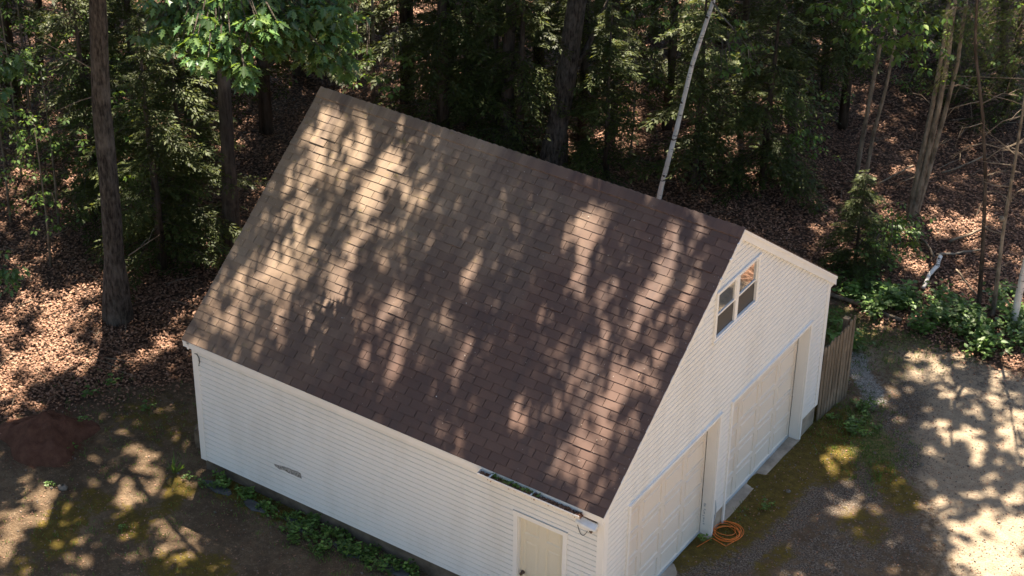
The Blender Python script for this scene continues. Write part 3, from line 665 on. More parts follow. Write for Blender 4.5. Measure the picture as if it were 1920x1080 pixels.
# ------------------------------------------------------------------ leaves, sprays, plants
OAK = [(0, 0, 0), (.05, .10, .02), (.22, .16, .06), (.12, .28, .03), (.34, .42, .09), (.13, .48, .03), (.30, .70, .07), (.12, .70, .02), (0, 1., -.08), (-.12, .70, .02), (-.30, .70, .07), (-.13, .48, .03), (-.34, .42, .09), (-.12, .28, .03), (-.22, .16, .06), (-.05, .10, .02), (0, .3, -.03), (0, .6, -.05)]
OAKF = [(0, 1, 2, 3, 16), (3, 4, 5, 17, 16), (5, 6, 7, 17), (7, 8, 9, 17), (9, 10, 11, 17), (11, 12, 13, 16, 17), (13, 14, 15, 0, 16)]
OVATE = [(0, 0, 0), (.26, .25, .06), (.30, .5, .07), (0, 1., -.06), (-.30, .5, .07), (-.26, .25, .06), (0, .45, -.02)]
OVF = [(0, 1, 2, 6), (6, 2, 3), (6, 3, 4), (0, 6, 4, 5)]
DIA = [(0, 0, 0), (.16, .45, .03), (0, 1, -.05), (-.16, .45, .03)]; DIF = [(0, 1, 2, 3)]
NEED = []; NEF = []
for i in range(9):
    a = i*2.4; el = .25+.5*((i*7) % 9)/9; d = np.array([math.cos(a)*math.cos(el), math.sin(a)*math.cos(el), math.sin(el)]); s_ = np.cross(d, (0, 0, 1)); s_ /= np.linalg.norm(s_)
    o = len(NEED); NEED += [tuple(s_*.035), tuple(d), tuple(-s_*.035)]; NEF.append((o, o+1, o+2))

def hemlock_mesh(H, spread, nb, seed, zlo=.06):
    g_ = np.random.default_rng(seed); P, D, S, T = [], [], [], []
    wood = MB(); random.seed(seed)
    wood.tube([(0, 0, -.2), (.02, 0, H*.3), (-.02, .03, H*.65), (0, 0, H)], [.018*H+.01, .014*H, .008*H, .01], 7)
    for i in range(nb):
        z = H*(zlo+(1-zlo)*((i+g_.random())/nb)); az = g_.random()*6.283; ln = spread*(1-z/H)**.75*g_.uniform(.55, 1.1)+.15
        ax = np.array([math.cos(az), math.sin(az), g_.uniform(-.05, .25)]); droop = g_.uniform(.25, .5); tn = g_.uniform(.1, .9)
        side = np.array([-ax[1], ax[0], 0.])
        path = [np.array([0, 0, z])+ax*ln*t+np.array([0, 0, -droop*ln*t*t]) for t in (0, .35, .7, 1)]
        wood.tube(path, [.012+.006*ln, .012, .007, .003], 3, cap=False)
        m = int(ln*13)+4
        for j in range(m):
            t = .1+.9*j/m; p = np.array([0, 0, z])+ax*ln*t+np.array([0, 0, -droop*ln*t*t]); sg = 1 if j % 2 else -1
            bl = (.34*(1-t)+.11)*min(1.3, ln**.5)*g_.uniform(.7, 1.2); ang = g_.uniform(.7, 1.1)
            bd = ax*math.cos(ang)+side*sg*math.sin(ang)+np.array([0, 0, -.25-.25*t+g_.normal()*.1])
            q = max(2, int(bl/.06))
            for u in range(q):
                tt = u/q; pp = p+bd*bl*tt
                for sg2 in (-1, 1):
                    dd = bd*.75+np.cross(bd, (0, 0, 1))*sg2*.6+g_.normal(size=3)*.12
                    P.append(pp); D.append(dd); S.append(g_.uniform(.07, .125)); T.append(tn+g_.normal()*.1)
            P.append(p+bd*bl*.8); D.append(bd); S.append(.13); T.append(tn)
    P = np.array(P); D = norm(np.array(D)); S = np.array(S)[:, None]; N = norm(np.array([0, 0, 1.])+g_.normal(size=P.shape)*.35); Xa = norm(np.cross(D, N)); N = np.cross(Xa, D)
    fo = cards('foliage', DIA, DIF, P, Xa*S*1.15, D*S, N*S, M['hemlock'], False, tone=np.clip(np.array(T), 0, 1))
    return wood.mesh('trunk', M['darkbark'], True), fo

HEM = [hemlock_mesh(7.5, 2.5, 70, 1, .08), hemlock_mesh(6.0, 2.2, 66, 2), hemlock_mesh(8.5, 2.6, 72, 3, .16), hemlock_mesh(4.6, 1.7, 56, 4), hemlock_mesh(7.0, 2.2, 54, 5, .24), hemlock_mesh(3.4, 1.5, 66, 6, .02)]
HL = 'hemlocks in the shaded woods'
HEMS = [(880,235,1,'dark hemlock directly above the ridge, behind the paired trunks'),(1090,260,4,'hemlock standing against the leaning big trunk'),(1250,240,4,'hemlock touching the white birch on its left'),(760,190,4,'hemlock by the thin dark trunk at the sunlit patch'),(950,150,2,'dark hemlock behind the paired thin trunks'),(1120,90,0,'tall hemlock at the top edge right of the leaning trunk'),(690,20,2,'hemlock at the top edge beside the oak leaves'),(1580,240,4,'hemlock left of the thin paired trunks in deep shade'),(185,400,1,'hemlock just left of the oak trunk, low down'),(-70,300,2,'hemlock at the far left edge, half cut off by the picture'),(305,505,1,'bushy hemlock standing right of the big oak trunk base'),(355,455,3,'smaller hemlock tight behind the rear roof edge'),(270,330,0,'hemlock behind and right of the oak trunk'),
 (385,290,2,'hemlock beneath the drooping oak leaves'),(30,190,0,'hemlock in the upper left corner'),(500,250,2,'hemlock touching the upper rear corner of the roof'),(565,140,0,'hemlock behind the right part of the oak leaves'),(648,60,4,'hemlock in the gap right of the oak leaves'),
 (830,270,0,'dark hemlock over the middle of the ridge, left of the paired thin trunks'),(880,140,4,'dark hemlock between the sunlit leaf patches'),(975,300,1,'dark hemlock just left of the leaning big trunk'),(1010,150,2,'hemlock behind the leaning big trunk'),(1135,335,3,'low hemlock right of the leaning big trunk base'),
 (1300,345,3,'hemlock at the foot of the white birch'),(1430,345,3,'hemlock behind the gable peak'),(1480,215,0,'hemlock between the birch and the thin paired trunks'),(1603,500,5,'young dark hemlock standing alone beyond the right eave'),
 (1510,90,4,'hemlock below the bright leaves at the top edge'),(1350,80,0,'hemlock by the top of the birch'),(1225,60,4,'hemlock at the top edge left of the birch'),(1060,30,2,'hemlock at the top edge behind the leaning trunk'),(430,110,2,'hemlock hidden behind the oak leaves'),(215,110,0,'hemlock right of the oak trunk near the top edge'),
 (1760,140,1,'hemlock behind the triple trunk'),(1885,215,3,'hemlock at the right edge below the pine'),(1690,30,0,'hemlock at the top edge right of the bright leaves'),(930,20,4,'hemlock at the top edge above the ridge middle'),(600,-40,0,'hemlock at the top edge above the oak leaves'),(1420,-30,2,'hemlock at the top edge right of the birch')]
for i, (a, b_, v, lab) in enumerate(HEMS):
    P = ground_at(a, b_); s = random.uniform(.88, 1.12)*(.6 if v == 5 else 1)
    t = thing('hemlock_tree', lab, 'tree', P, HL, random.random()*6.28); t.scale = (s, s, s*random.uniform(.9, 1.1))
    link('trunk', HEM[v][0], t); link('foliage', HEM[v][1], t)

# ------------------------------------------------------------------ tall trees whose crowns shade the place
TALL = []     # (thing, base, top axis) used to hand out the canopy
def tall(name, label, cat, pix, r0, mat, H=19., extra=(), group=None, canopy=True, flare=1.5):
    B = ground_at(*pix[0]); pts = [B-(0, 0, .3), B+(0, 0, .05)]+[above(x, y, B) for x, y in pix[1:]]
    if len(pix) == 1: pts.append(B+(random.uniform(-.2, .2), random.uniform(-.2, .2), 6))
    d = norm(pts[-1]-pts[1]); d = norm(d*.6+np.array([0, 0, .4]))
    while pts[-1][2] < H: pts.append(pts[-1]+d*2.2+np.array([random.uniform(-.12, .12), random.uniform(-.12, .12), 0])); d = norm(d*.8+np.array([0, 0, .2]))
    zs = np.array([p[2]-B[2] for p in pts]); rad = r0*(1-.72*np.clip(zs/H, 0, 1)); rad = rad*(1+(flare-1)*np.exp(-np.clip(zs, 0, 9)/.35))
    # smooth path
    P2, R2 = [], []
    for i in range(len(pts)-1):
        for t in np.linspace(0, 1, 5)[:-1]:
            P2.append(pts[i]*(1-t)+pts[i+1]*t); R2.append(rad[i]*(1-t)+rad[i+1]*t)
    P2.append(pts[-1]); R2.append(rad[-1])
    t_ = thing(name, label, cat, B, group)
    mb = MB(); mb.tube([p-B for p in P2], R2, 14 if r0 > .12 else 8, wob=.10)
    mb.build('trunk', mat, t_, smooth=True)
    if canopy: TALL.append((t_, B, pts))
    return t_, B, pts

oakA = tall('oak_tree', 'big oak with a thick dark trunk rising from sunlit leaves left of the garage', 'tree', [(222, 596), (214, 480), (203, 330), (190, 200), (183, 0)], .205, M['oakbark'], 20, flare=1.55)
tall('oak_tree', 'shaded trunk behind the rear roof edge, right of the big oak', 'tree', [(437, 470), (428, 300), (418, 120)], .15, M['darkbark'])
oakC = tall('pine_tree', 'thick leaning dark trunk rising behind the middle of the ridge', 'tree', [(1036, 318), (1045, 240), (1062, 140), (1082, 0)], .24, M['oakbark'], 20)
bir = tall('birch_tree', 'slender white birch leaning right, rising behind the ridge', 'tree', [(1232, 392), (1240, 350), (1268, 245), (1298, 120), (1338, 0)], .058, M['birch'], 15, flare=1.1)
for args in [('pine_tree','thin dark trunk beside the sunlit leaf patch at the top',[(770,180),(768,0)],.085),('pine_tree','thick dark trunk at the top edge, left of the paired thin trunks',[(842,150),(840,0)],.15),('pine_tree','pale thin trunk just above the middle of the ridge',[(926,275),(929,150),(931,20)],.06),('pine_tree','dark trunk close right of the pale thin one over the ridge',[(951,290),(953,100)],.14),
 ('pine_tree','dim pale trunk left of the big oak near the top',[(160,170),(153,0)],.11),('pine_tree','dim trunk at the upper left between oak and picture edge',[(75,150),(72,0)],.09),('pine_tree','dark trunk right of the leaning big trunk',[(1150,240),(1152,60)],.10),('pine_tree','dark trunk behind the hemlocks right of the birch',[(1395,190),(1400,0)],.09),
 ('pine_tree','dark trunk hidden under the oak leaves',[(560,140),(562,0)],.12),('pine_tree','thin dark trunk left of the sunlit leaf patch at the top',[(690,120),(690,0)],.07),('pine_tree','dark trunk by the reddish leaf patches left of the thin pair',[(1545,170),(1552,0)],.08),('pine_tree','dark trunk at the right edge behind the pine foliage',[(1880,150),(1884,0)],.10)]:
    tall(args[0], args[1], 'tree', args[2], args[3], M['darkbark'], 18, group='dark trunks in the woods', flare=1.25)
e1 = tall('maple_sapling', 'thin mottled trunk, left one of the pair right of the birch', 'tree', [(1603, 345), (1612, 290), (1630, 190), (1655, 60), (1662, 0)], .055, M['palebark'], 13, flare=1.1)
e2 = tall('maple_sapling', 'thin pale trunk, right one of the pair right of the birch', 'tree', [(1618, 360), (1638, 250), (1660, 170), (1676, 90), (1684, 0)], .045, M['palebark'], 12, flare=1.1)
kb = MB()
for j in range(9):
    q = 2+int(j*(len(bir[2])-4)/9); p = bir[2][q]+(bir[2][q+1]-bir[2][q])*random.random()-bir[1]; a = random.uniform(-1.2, 1.2); d = np.array([-_fh[0]*math.cos(a)+_r0[0]*math.sin(a), -_fh[1]*math.cos(a)+_r0[1]*math.sin(a), .3])
    kb = MB(); kb.tube([p+d*.03, p+d*.06, p+d*random.uniform(.07, .13)], [.035, .022, .010], 6); kb.build('branch_stub', M['darkbark'], bir[0])
# triple trunk
B = ground_at(1708, 402); t3 = thing('maple_tree', 'pale triple trunked tree at the right, stems close together', 'tree', B); mb_tops = []
for base, pix, r_ in (((1702, 404), [(1722, 320), (1748, 200), (1768, 90), (1780, 0)], .055), ((1710, 406), [(1735, 310), (1760, 200), (1778, 100), (1790, 0)], .065), ((1716, 403), [(1745, 310), (1772, 210), (1795, 120), (1812, 0)], .05)):
    pp = [ground_at(*base)-(0, 0, .2)]+[above(x, y, B) for x, y in pix]; d = norm(pp[-1]-pp[-2])
    while pp[-1][2] < 13: pp.append(pp[-1]+norm(d+np.array([0, 0, .3]))*2)
    mb = MB(); P2 = [pp[i]*(1-t)+pp[i+1]*t for i in range(len(pp)-1) for t in (0, .33, .66)]+[pp[-1]]
    mb.tube([p-B for p in P2], list(np.linspace(r_*1.15, r_*.4, len(P2))), 9, wob=.1); mb.build('trunk', M['palebark'], t3, smooth=True); mb_tops = pp
TALL.append((t3, B, mb_tops))
gG = tall('young_tree', 'thin dark straight trunk at the weed edge, left of the knobbly one', 'tree', [(1834, 584), (1842, 480), (1848, 340), (1843, 220), (1828, 90)], .045, M['darkbark'], 12, flare=1.2)
gH = tall('young_tree', 'thin crooked pale trunk with a round burl near the right edge', 'tree', [(1861, 590), (1872, 510), (1880, 440), (1893, 360), (1906, 285)], .045, M['palebark'], 9, flare=1.2)
b = MB(); kc = above(1879, 410, gH[1])-gH[1]; b.tube([kc+(0, 0, -.05), kc+(0, 0, -.03), kc, kc+(0, 0, .04), kc+(0, 0, .05)], [.02, .055, .065, .05, .01], 8); b.build('burl', M['palebark'], gH[0], smooth=True)
gI = tall('young_tree', 'grey white trunk leaning out of the picture at the right edge', 'tree', [(1900, 606), (1908, 565), (1922, 500), (1945, 400)], .075, M['birch'], 12, flare=1.1)
# further trunks that carry the canopy beyond the frame
for i, (x, y) in enumerate([(-30, 8), (-24, 16), (-19, 24), (-12, 27), (-5, 31), (-27, 28), (1, 34), (4, 26), (6, 18)]):
    B = np.array([x, y, hz(x, y)]); t_ = thing('oak_tree', 'tall oak standing outside the picture, its crown shading the woods', 'tree', B, 'tall oaks beyond the picture')
    mb = MB(); pth = [np.array([.1*math.sin(z), .1*math.cos(z*1.3), z]) for z in np.linspace(-.3, 21, 9)]; mb.tube(pth, list(np.linspace(.27, .07, 9)), 10); mb.build('trunk', M['oakbark'], t_, smooth=True)
    TALL.append((t_, B, [B+p for p in pth]))

# ------------------------------------------------------------------ unseen canopy, its leaves dropped or kept to shape the sun patches
def shade_pop(n, x0, x1, y0, y1, on_roof, h0, h1):
    x, y, h = rng.uniform(x0, x1, n), rng.uniform(y0, y1, n), rng.uniform(h0, h1, n); z = EZ+SL*(y-EY) if on_roof else 0*x
    k_ = np.ones(n, bool) if on_roof else fbm(x*.35+h, y*.35, 3)+rng.random(n)*.35 > .24
    c_ = np.stack([x, y, z], 1)+SUN*((h-z)/SUN[2])[:, None]; return c_[k_]
per = 13
pops = [shade_pop(2600, RX0-.4, RX1+.4, EY-.4, RY+.4, True, 13, 21), shade_pop(15500, -27, 7, -6, 29, False, 14, 23), shade_pop(2600, -42, 16, -12, 38, False, 12, 21)]
cen = np.concatenate(pops); pop = np.repeat(np.arange(3), [len(p) for p in pops]); NS = len(cen); lpop = np.repeat(pop, per)
sig = np.array([.24, .36, .8])[lpop][:, None]
pos = np.repeat(cen, per, 0)+rng.normal(size=(NS*per, 3))*sig*np.array([1, 1, .7]); cid = np.repeat(np.arange(NS), per)
px, py, G, on = landing(pos)
inside = (px > -60) & (px < 1980) & (py > -60) & (py < 1140)
wx, wy = (fbm(G[:, 0]*2.6+3, G[:, 1]*2.6+G[:, 2], 3)-.5)*np.where(on, 46, 60), (fbm(G[:, 0]*2.6+31, G[:, 1]*2.6+7, 3)-.5)*np.where(on, 46, 60)
lit = capsules(px+wx, py+wy, [(c[0], c[1], c[2], c[3], c[4]*(1.12 if c[0] > 1720 and c[1] > 640 and c[4] < 50 else 1.15)+5)+tuple(c[5:]) for c in LIT], .45)
# the driveway is more open, the deep woods have random small holes
drive = sstep(1560, 1760, px)*sstep(620, 700, py)*(1-capsules(px, py, [(1580,760,1640,770,60)], .5)); yard = .8*sstep(520, 380, px)*sstep(860, 920, py)
forest = sstep(0, 40, np.interp(px, LX, LY)-py)*(~on)
dn = capsules(px, py, [(480,560,640,230,150,.75),(640,640,800,380,110,.6),(1130,420,1040,900,90,.66),(1290,400,1170,860,70,.7),(760,720,900,560,80,.5),(980,480,900,640,90,.42),(820,330,1000,420,50,.35)], 1.)
st = fbm(G[:, 0]*3.2+G[:, 1]*.6, G[:, 1]*1.7+5, 3)
roofd = sstep(.72-.42*dn, .80-.36*dn, st)*np.clip(dn*1.5, .15, .9)
hole = fbm(G[:, 0]*1.1+3, G[:, 1]*1.1+8, 3)
part = np.maximum.reduce([.75*drive*sstep(.41, .55, fbm(G[:, 0]*2.3+3, G[:, 1]*2.3+8, 3)), .7*yard*sstep(.49, .59, fbm(G[:, 0]*2.3+3, G[:, 1]*2.3+8, 3)), np.maximum(np.where(px < 640, .5, .36)*forest, .92*forest*sstep(.51, .58, hole)*np.where((px > 1480) & (py < 400), .4, np.where(px > 1480, .8, 1.))), on*roofd])
part = np.where(on, np.maximum(part, .34+.38*dn), part)
fine = sstep(.40, .52, fbm(G[:, 0]*2.7+13, G[:, 1]*2.7+2, 3)); corner = sstep(1760, 1840, px)*sstep(900, 980, py)
lit = np.where(on, lit, lit*(1-drive*(1-corner)*(1-(.4+.6*fine))))
p_drop = np.where(inside, np.maximum(lit, part), .12)
# canopy cleared over the unseen yard so its sunlit ground brightens the walls
front = ((G[:, 1] < -2.5) | (G[:, 0] > 2.)) & ~inside
p_drop = np.where(front, np.where(G[:, 0] < -7, .7, 1.), p_drop)
vx, vy, vz = project(pos); seen = (vz > 0) & (vx > -40) & (vx < 1960) & (vy > -25) & (vy < 1105)
kp = (rng.random(len(pos)) > p_drop) & ~seen & (pos[:, 2] > 6) & ~((lpop == 1) & on) & ~((lpop == 0) & ~on) & ~((lpop == 2) & inside)
pos = pos[kp]; cid = cid[kp]; lsz = np.array([.132, .315, .55])[lpop[kp]]*rng.uniform(.75, 1.3, int(kp.sum()))*np.where(forest[kp] > .5, .86, 1.)
bases = np.array([0.35*t[2][min(3, len(t[2])-1)]+.65*t[2][-1] for t in TALL])[:, :2]
own = ((cen[:, None, :2]-bases[None])**2).sum(2).argmin(1)
owner = own[cid]
for ti, (t_, B, pts) in enumerate(TALL):
    sel = owner == ti; n = int(sel.sum())
    if n < 30: continue
    A, Bx, N = frames(n, .62); s = lsz[sel][:, None]
    o = cards('crown', OVATE, OVF, pos[sel], A*s*1.15, Bx*s, N*s, M['canopy'], t_, loc=B)
    cs = cen[np.unique(cid[sel])]; limbs = MB(); top = pts[-1]
    for q in cs[rng.permutation(len(cs))[:10]]:
        j = int(np.clip(len(pts)-1-(top[2]-q[2]+3)/2.2, 1, len(pts)-1)); st = pts[j]
        if np.hypot(*(q-st)[:2]) > 9: continue
        mid = (st+q)/2+np.array([0, 0, .8])
        zz = project(np.array([st, mid, q]))
        if np.any((zz[0] > -20) & (zz[0] < 1940) & (zz[1] > 0) & (zz[1] < 1080)): continue
        lx_, ly_, lg_, lo_ = landing(np.array([st, mid, q]))
        if np.any((lx_ > -100) & (lx_ < 2000) & (ly_ > np.interp(lx_, LX, LY)-60) & (ly_ < 1200)): continue
        limbs.tube([st-B, mid-B, q-B], [.05, .03, .01], 5, cap=False)
    if limbs.v: limbs.build('limbs', M['oakbark'], t_, smooth=True)

# added trees out of view, blocking sky light from the camera side
for i, (x, y) in enumerate([(-24, -14), (-14, -27), (0, -33), (14, -36), (26, -28), (-30, -2), (30, -12), (4, -30), (-18, -9), (21, 3), (22, 13)]):
    B = np.array([x, y, hz(x, y)]); t_ = thing('oak_tree', 'tall oak ringing the yard on the side the picture was taken from', 'tree', B, 'tall oaks across the yard')
    mb = MB(); pth = [np.array([.1*math.sin(z), .1*math.cos(z*1.3), z]) for z in np.linspace(-.3, 22, 9)]; mb.tube(pth, list(np.linspace(.3, .08, 9)), 10); mb.build('trunk', M['oakbark'], t_, smooth=True)
    n = 3600; d = rng.normal(size=(n, 3)); d = d/np.linalg.norm(d, axis=1)[:, None]*rng.random((n, 1))**.4; pos2 = B+np.array([0, 0, 17])+d*np.array([6.5, 6.5, 8.])
    vx, vy, vz = project(pos2); pos2 = pos2[~((vz > 0) & (vx > -500) & (vx < 2420) & (vy > -300) & (vy < 1400)) & (np.linalg.norm(pos2-CAM, axis=1) > 6)]
    n = len(pos2); A, Bx, N = frames(n, .4); s_ = rng.uniform(.4, .75, n)[:, None]; cards('crown', OVATE, OVF, pos2, A*s_, Bx*s_, N*s_, M['canopy'], t_, loc=B)

# ------------------------------------------------------------------ visible broadleaf foliage
def leaf_cluster(parent, B, clusters, T, F, mat, size, per=(26, 40), wood=None, root=None, spread=.42, drop=.35, name='foliage'):
    """clusters: (px, py, distance, radius); leaves in whorls around twig ends"""
    P, U, S, TN = [], [], [], []; tw = MB()
    for (x, y, dist, rad, cnt) in clusters:
        c = CAM+ray(x, y)*dist
        for _ in range(cnt):
            p = c+rng.normal(size=3)*rad*np.array([.6, .6, .4]); m = rng.integers(5, 9); tn = rng.random()
            if root is not None and rng.random() < .5: tw.tube([p-B, p-B+(root-p)*.18+np.array([0, 0, .15])], [.006, .014], 4, cap=False)
            a0 = rng.random()*6.28
            for j in range(m):
                az = a0+6.283*j/m+rng.normal()*.25; u = np.array([math.cos(az), math.sin(az), -drop-rng.random()*.55])
                P.append(p+u*.05); U.append(u); S.append(size*rng.uniform(.7, 1.2)); TN.append(np.clip(tn+rng.normal()*.12, 0, 1))
    P = np.array(P); U = norm(np.array(U)); S = np.array(S)[:, None]; N = norm(np.array([0, 0, 1.])+rng.normal(size=P.shape)*.3); Xa = norm(np.cross(U, N)); N = np.cross(Xa, U)
    cards(name, T, F, P, Xa*S, U*S, N*S, mat, parent, tone=np.array(TN), loc=B)
    if tw.v: tag(tw.build('twigs', M['oakbark'], parent), kind='stuff')
def limb(parent, B, pts, r0, mat, name='limb'):
    mb = MB(); pts = [np.asarray(p) for p in pts]; P2 = [pts[i]*(1-t)+pts[i+1]*t for i in range(len(pts)-1) for t in (0, .5)]+[pts[-1]]
    mb.tube([p-B+rng.normal(size=3)*.02 for p in P2], list(np.linspace(r0, r0*.25, len(P2))), 6); mb.build(name, mat, parent, smooth=True)
OB = oakA[1]
root = CAM+ray(420, -60)*32.5
oc = [(300,20,32,.35,5),(345,15,32,.4,8),(400,25,31.5,.45,11),(450,15,31.5,.45,11),(430,70,31.3,.4,9),(490,40,31.3,.4,9),(370,60,31.6,.35,6),(300,62,31.8,.22,3),(275,60,31.9,.12,1),(410,95,31.2,.32,6),(440,118,31.2,.2,3),(470,130,31,.18,3),(462,145,31,.1,2),(350,75,31.6,.2,3),(540,35,31.8,.4,9),(590,30,32,.4,9),(630,20,32.2,.35,7),(570,80,32,.35,6),(600,95,32,.25,4),(640,60,32.3,.28,5),(520,85,31.6,.25,3),(650,110,32.4,.15,2),(655,128,32.4,.08,1),(560,5,31.8,.4,8),(480,-10,31.5,.5,10),(380,-15,31.8,.5,9),(630,-15,32,.5,8),(330,40,31.8,.25,3),(520,0,31.8,.35,6),(288,5,31.8,.1,1)]
leaf_cluster(oakA[0], OB, [(x, y, d_, r_, int(c_*2.3+1)) for x, y, d_, r_, c_ in oc], OAK, OAKF, M['oak'], .195, root=root, name='drooping_foliage')
limb(oakA[0], OB, [oakA[2][-3], CAM+ray(260, -160)*34.5, CAM+ray(400, -70)*32.5, CAM+ray(470, 20)*31.5, CAM+ray(460, 80)*31.2], .07, M['oakbark']); limb(oakA[0], OB, [CAM+ray(400, -70)*32.5, CAM+ray(540, -30)*32, CAM+ray(620, 40)*32.2], .04, M['oakbark'])
Bl = ground_at(-150, 560); tl = thing('oak_tree', 'oak outside the left edge whose leafy twigs reach into the picture', 'tree', Bl)
mb = MB(); mb.tube([(0, 0, -.3), (0, .1, 4), (.1, 0, 9), (0, 0, 14)], [.22, .18, .13, .06], 10); mb.build('trunk', M['oakbark'], tl, smooth=True)
leaf_cluster(tl, Bl, [(5, 110, 34, .25, 4), (25, 105, 34, .22, 3), (40, 95, 34, .12, 2), (15, 130, 34, .2, 3), (-20, 120, 34, .4, 6), (2, 180, 34, .14, 2), (0, 165, 34, .1, 1), (-30, 180, 34, .3, 5)], OAK, OAKF, M['oak'], .19, root=CAM+ray(-120, 60)*34)
leaf_cluster(tl, Bl, [(5, 495, 34.5, .16, 3), (22, 500, 34.5, .16, 3), (38, 503, 34.5, .12, 2), (12, 525, 34.5, .16, 3), (2, 540, 34.5, .12, 2), (-25, 510, 34.5, .3, 5), (5, 462, 34.5, .08, 1)], OAK, OAKF, M['oak'], .14, root=CAM+ray(-120, 470)*35, name='low_foliage')
limb(tl, Bl, [Bl+(0, .1, 6), CAM+ray(-60, 90)*34, CAM+ray(30, 105)*34], .04, M['oakbark']); limb(tl, Bl, [Bl+(0, .1, 3), CAM+ray(-60, 490)*34.8, CAM+ray(30, 505)*34.5], .03, M['oakbark'])
# bright broadleaf crowns at the upper right
d1 = 38.5
leaf_cluster(e1[0], e1[1], [(1600,15,d1,.4,9),(1560,10,d1,.35,7),(1640,25,d1,.4,10),(1680,15,d1,.4,10),(1620,60,d1,.3,6),(1600,50,d1,.25,4),(1650,70,d1,.3,6),(1690,70,d1,.3,6),(1720,40,d1,.35,6),(1625,100,d1,.18,3),(1595,70,d1,.15,2),(1690,95,d1,.15,2),(1740,15,d1,.35,6),(1640,-10,d1,.5,10),(1720,-10,d1,.5,10),(1560,-10,d1,.4,6),(1615,115,d1,.08,1)], OVATE, OVF, M['maple'], .15, root=above(1655, 60, e1[1]))
leaf_cluster(e2[0], e2[1], [(1700,85,39.5,.25,4),(1715,100,39.5,.2,3),(1730,130,39.5,.22,3),(1710,70,39.5,.3,5),(1750,100,39.5,.3,4),(1760,60,39.5,.3,5)], OVATE, OVF, M['maple'], .13, root=above(1676, 90, e2[1]))
leaf_cluster(bir[0], bir[1], [(1390,70,40,.3,6),(1370,95,40,.25,4),(1410,100,40,.25,5),(1400,125,40,.22,4),(1365,130,40,.15,2),(1355,115,40,.1,1),(1425,85,40,.15,2),(1380,110,40,.25,4),(1415,130,40,.15,2),(1395,40,40,.25,3),(1270,20,40.5,.3,4),(1250,40,40.5,.2,2),(1300,10,40.5,.3,4),(1225,20,40.5,.3,4),(1205,45,40.5,.15,2)], OVATE, OVF, M['maple'], .115, root=above(1338, -20, bir[1]))
limb(bir[0], bir[1], [above(1330, 0, bir[1]), CAM+ray(1365, 40)*40.3, CAM+ray(1400, 90)*40, CAM+ray(1410, 130)*40], .02, M['palebark'])
# a leafy maple sapling behind the rear end of the ridge
Bm = ground_at(700, 210); tm = thing('maple_sapling', 'leafy green sapling peeking over the rear end of the ridge', 'tree', Bm)
mb = MB(); mb.tube([(0, 0, -.2), (.05, 0, 2), (0, .1, 4.5)], [.05, .04, .015], 7); mb.build('trunk', M['palebark'], tm, smooth=True)
leaf_cluster(tm, Bm, [(660,80,41,.3,5),(645,110,41,.25,4),(690,105,41.5,.3,5),(720,160,42,.25,4),(735,165,42,.15,2),(690,140,42,.3,4),(640,60,41,.3,4),(765,110,42.5,.2,3),(775,100,42.5,.12,2),(660,150,42,.2,2)], OVATE, OVF, M['maple'], .12, root=Bm+(0, .1, 4.5))

# white-pine foliage at the upper right
def pine_tufts(parent, B, clusters, root, size=.14, name='foliage'):
    P, U, TN = [], [], []; tw = MB()
    for (x, y, dist, rad, cnt) in clusters:
        c = CAM+ray(x, y)*dist
        for _ in range(cnt):
            q = c+rng.normal(size=3)*rad*np.array([.7, .7, .35]); dr = norm(q-root+np.array([0, 0, .2])); tn = rng.random()
            tw.tube([q-B, q-B-dr*rng.uniform(.2, .5)+(0, 0, .02)], [.003, .006], 3, cap=False)
            for j in range(5):
                P.append(q-dr*.07*j+rng.normal(size=3)*.035); U.append(dr+rng.normal(size=3)*.3); TN.append(tn)
    P = np.array(P); U = norm(np.array(U)); A = norm(np.cross(U, rng.normal(size=P.shape))); Bx = np.cross(U, A); s = size*rng.uniform(.7, 1.15, len(P))[:, None]
    cards(name, NEED, NEF, P, A*s, Bx*s, U*s, M['pine'], parent, tone=np.array(TN), loc=B); tag(tw.build('twigs', M['darkbark'], parent), kind='stuff')
Bp = ground_at(1985, 330); tp = thing('pine_tree', 'yellow green white pine filling the upper right corner', 'tree', Bp)
mb = MB(); pth = [(0, 0, -.2), (-.1, 0, 3), (0, .1, 7), (0, 0, 12)]; mb.tube(pth, [.16, .13, .1, .04], 10); mb.build('trunk', M['darkbark'], tp, smooth=True)
pr = Bp+(0, 0, 7)
PT = [(1800,40,40,.5,16),(1840,70,40,.45,16),(1880,50,40,.5,18),(1900,110,40,.45,16),(1860,120,40,.4,14),(1820,110,40,.35,9),(1790,80,40,.35,9),(1905,20,40,.5,16),(1780,10,40,.4,10),(1850,10,40,.5,14),(1770,130,40,.25,5),(1750,155,40,.2,4),(1800,150,40,.25,5),(1880,165,40.4,.3,7),(1910,190,40.4,.3,7),(1730,150,40,.1,2),(1740,170,40,.1,2),(1835,180,40.5,.25,4),(1870,220,41,.2,3)]
pine_tufts(tp, Bp, [(x, y, d_, r_, int(c_*1.7)) for x, y, d_, r_, c_ in PT], pr, .085)
for a, b_ in (((1960, 20), (1800, 60)), ((1960, 90), (1850, 130)), ((1960, 150), (1760, 140)), ((1940, 200), (1830, 175))): limb(tp, Bp, [Bp+(0, 0, 7-2*b_[1]/200), CAM+ray(*a)*40.3, CAM+ray(*b_)*40], .022, M['stick'])
leaf_cluster(tp, Bp, [(x, y, d_-.3, r_, max(1, int(c_*.3))) for x, y, d_, r_, c_ in PT], OVATE, OVF, M['maple'], .075, name='climbing_leaves')
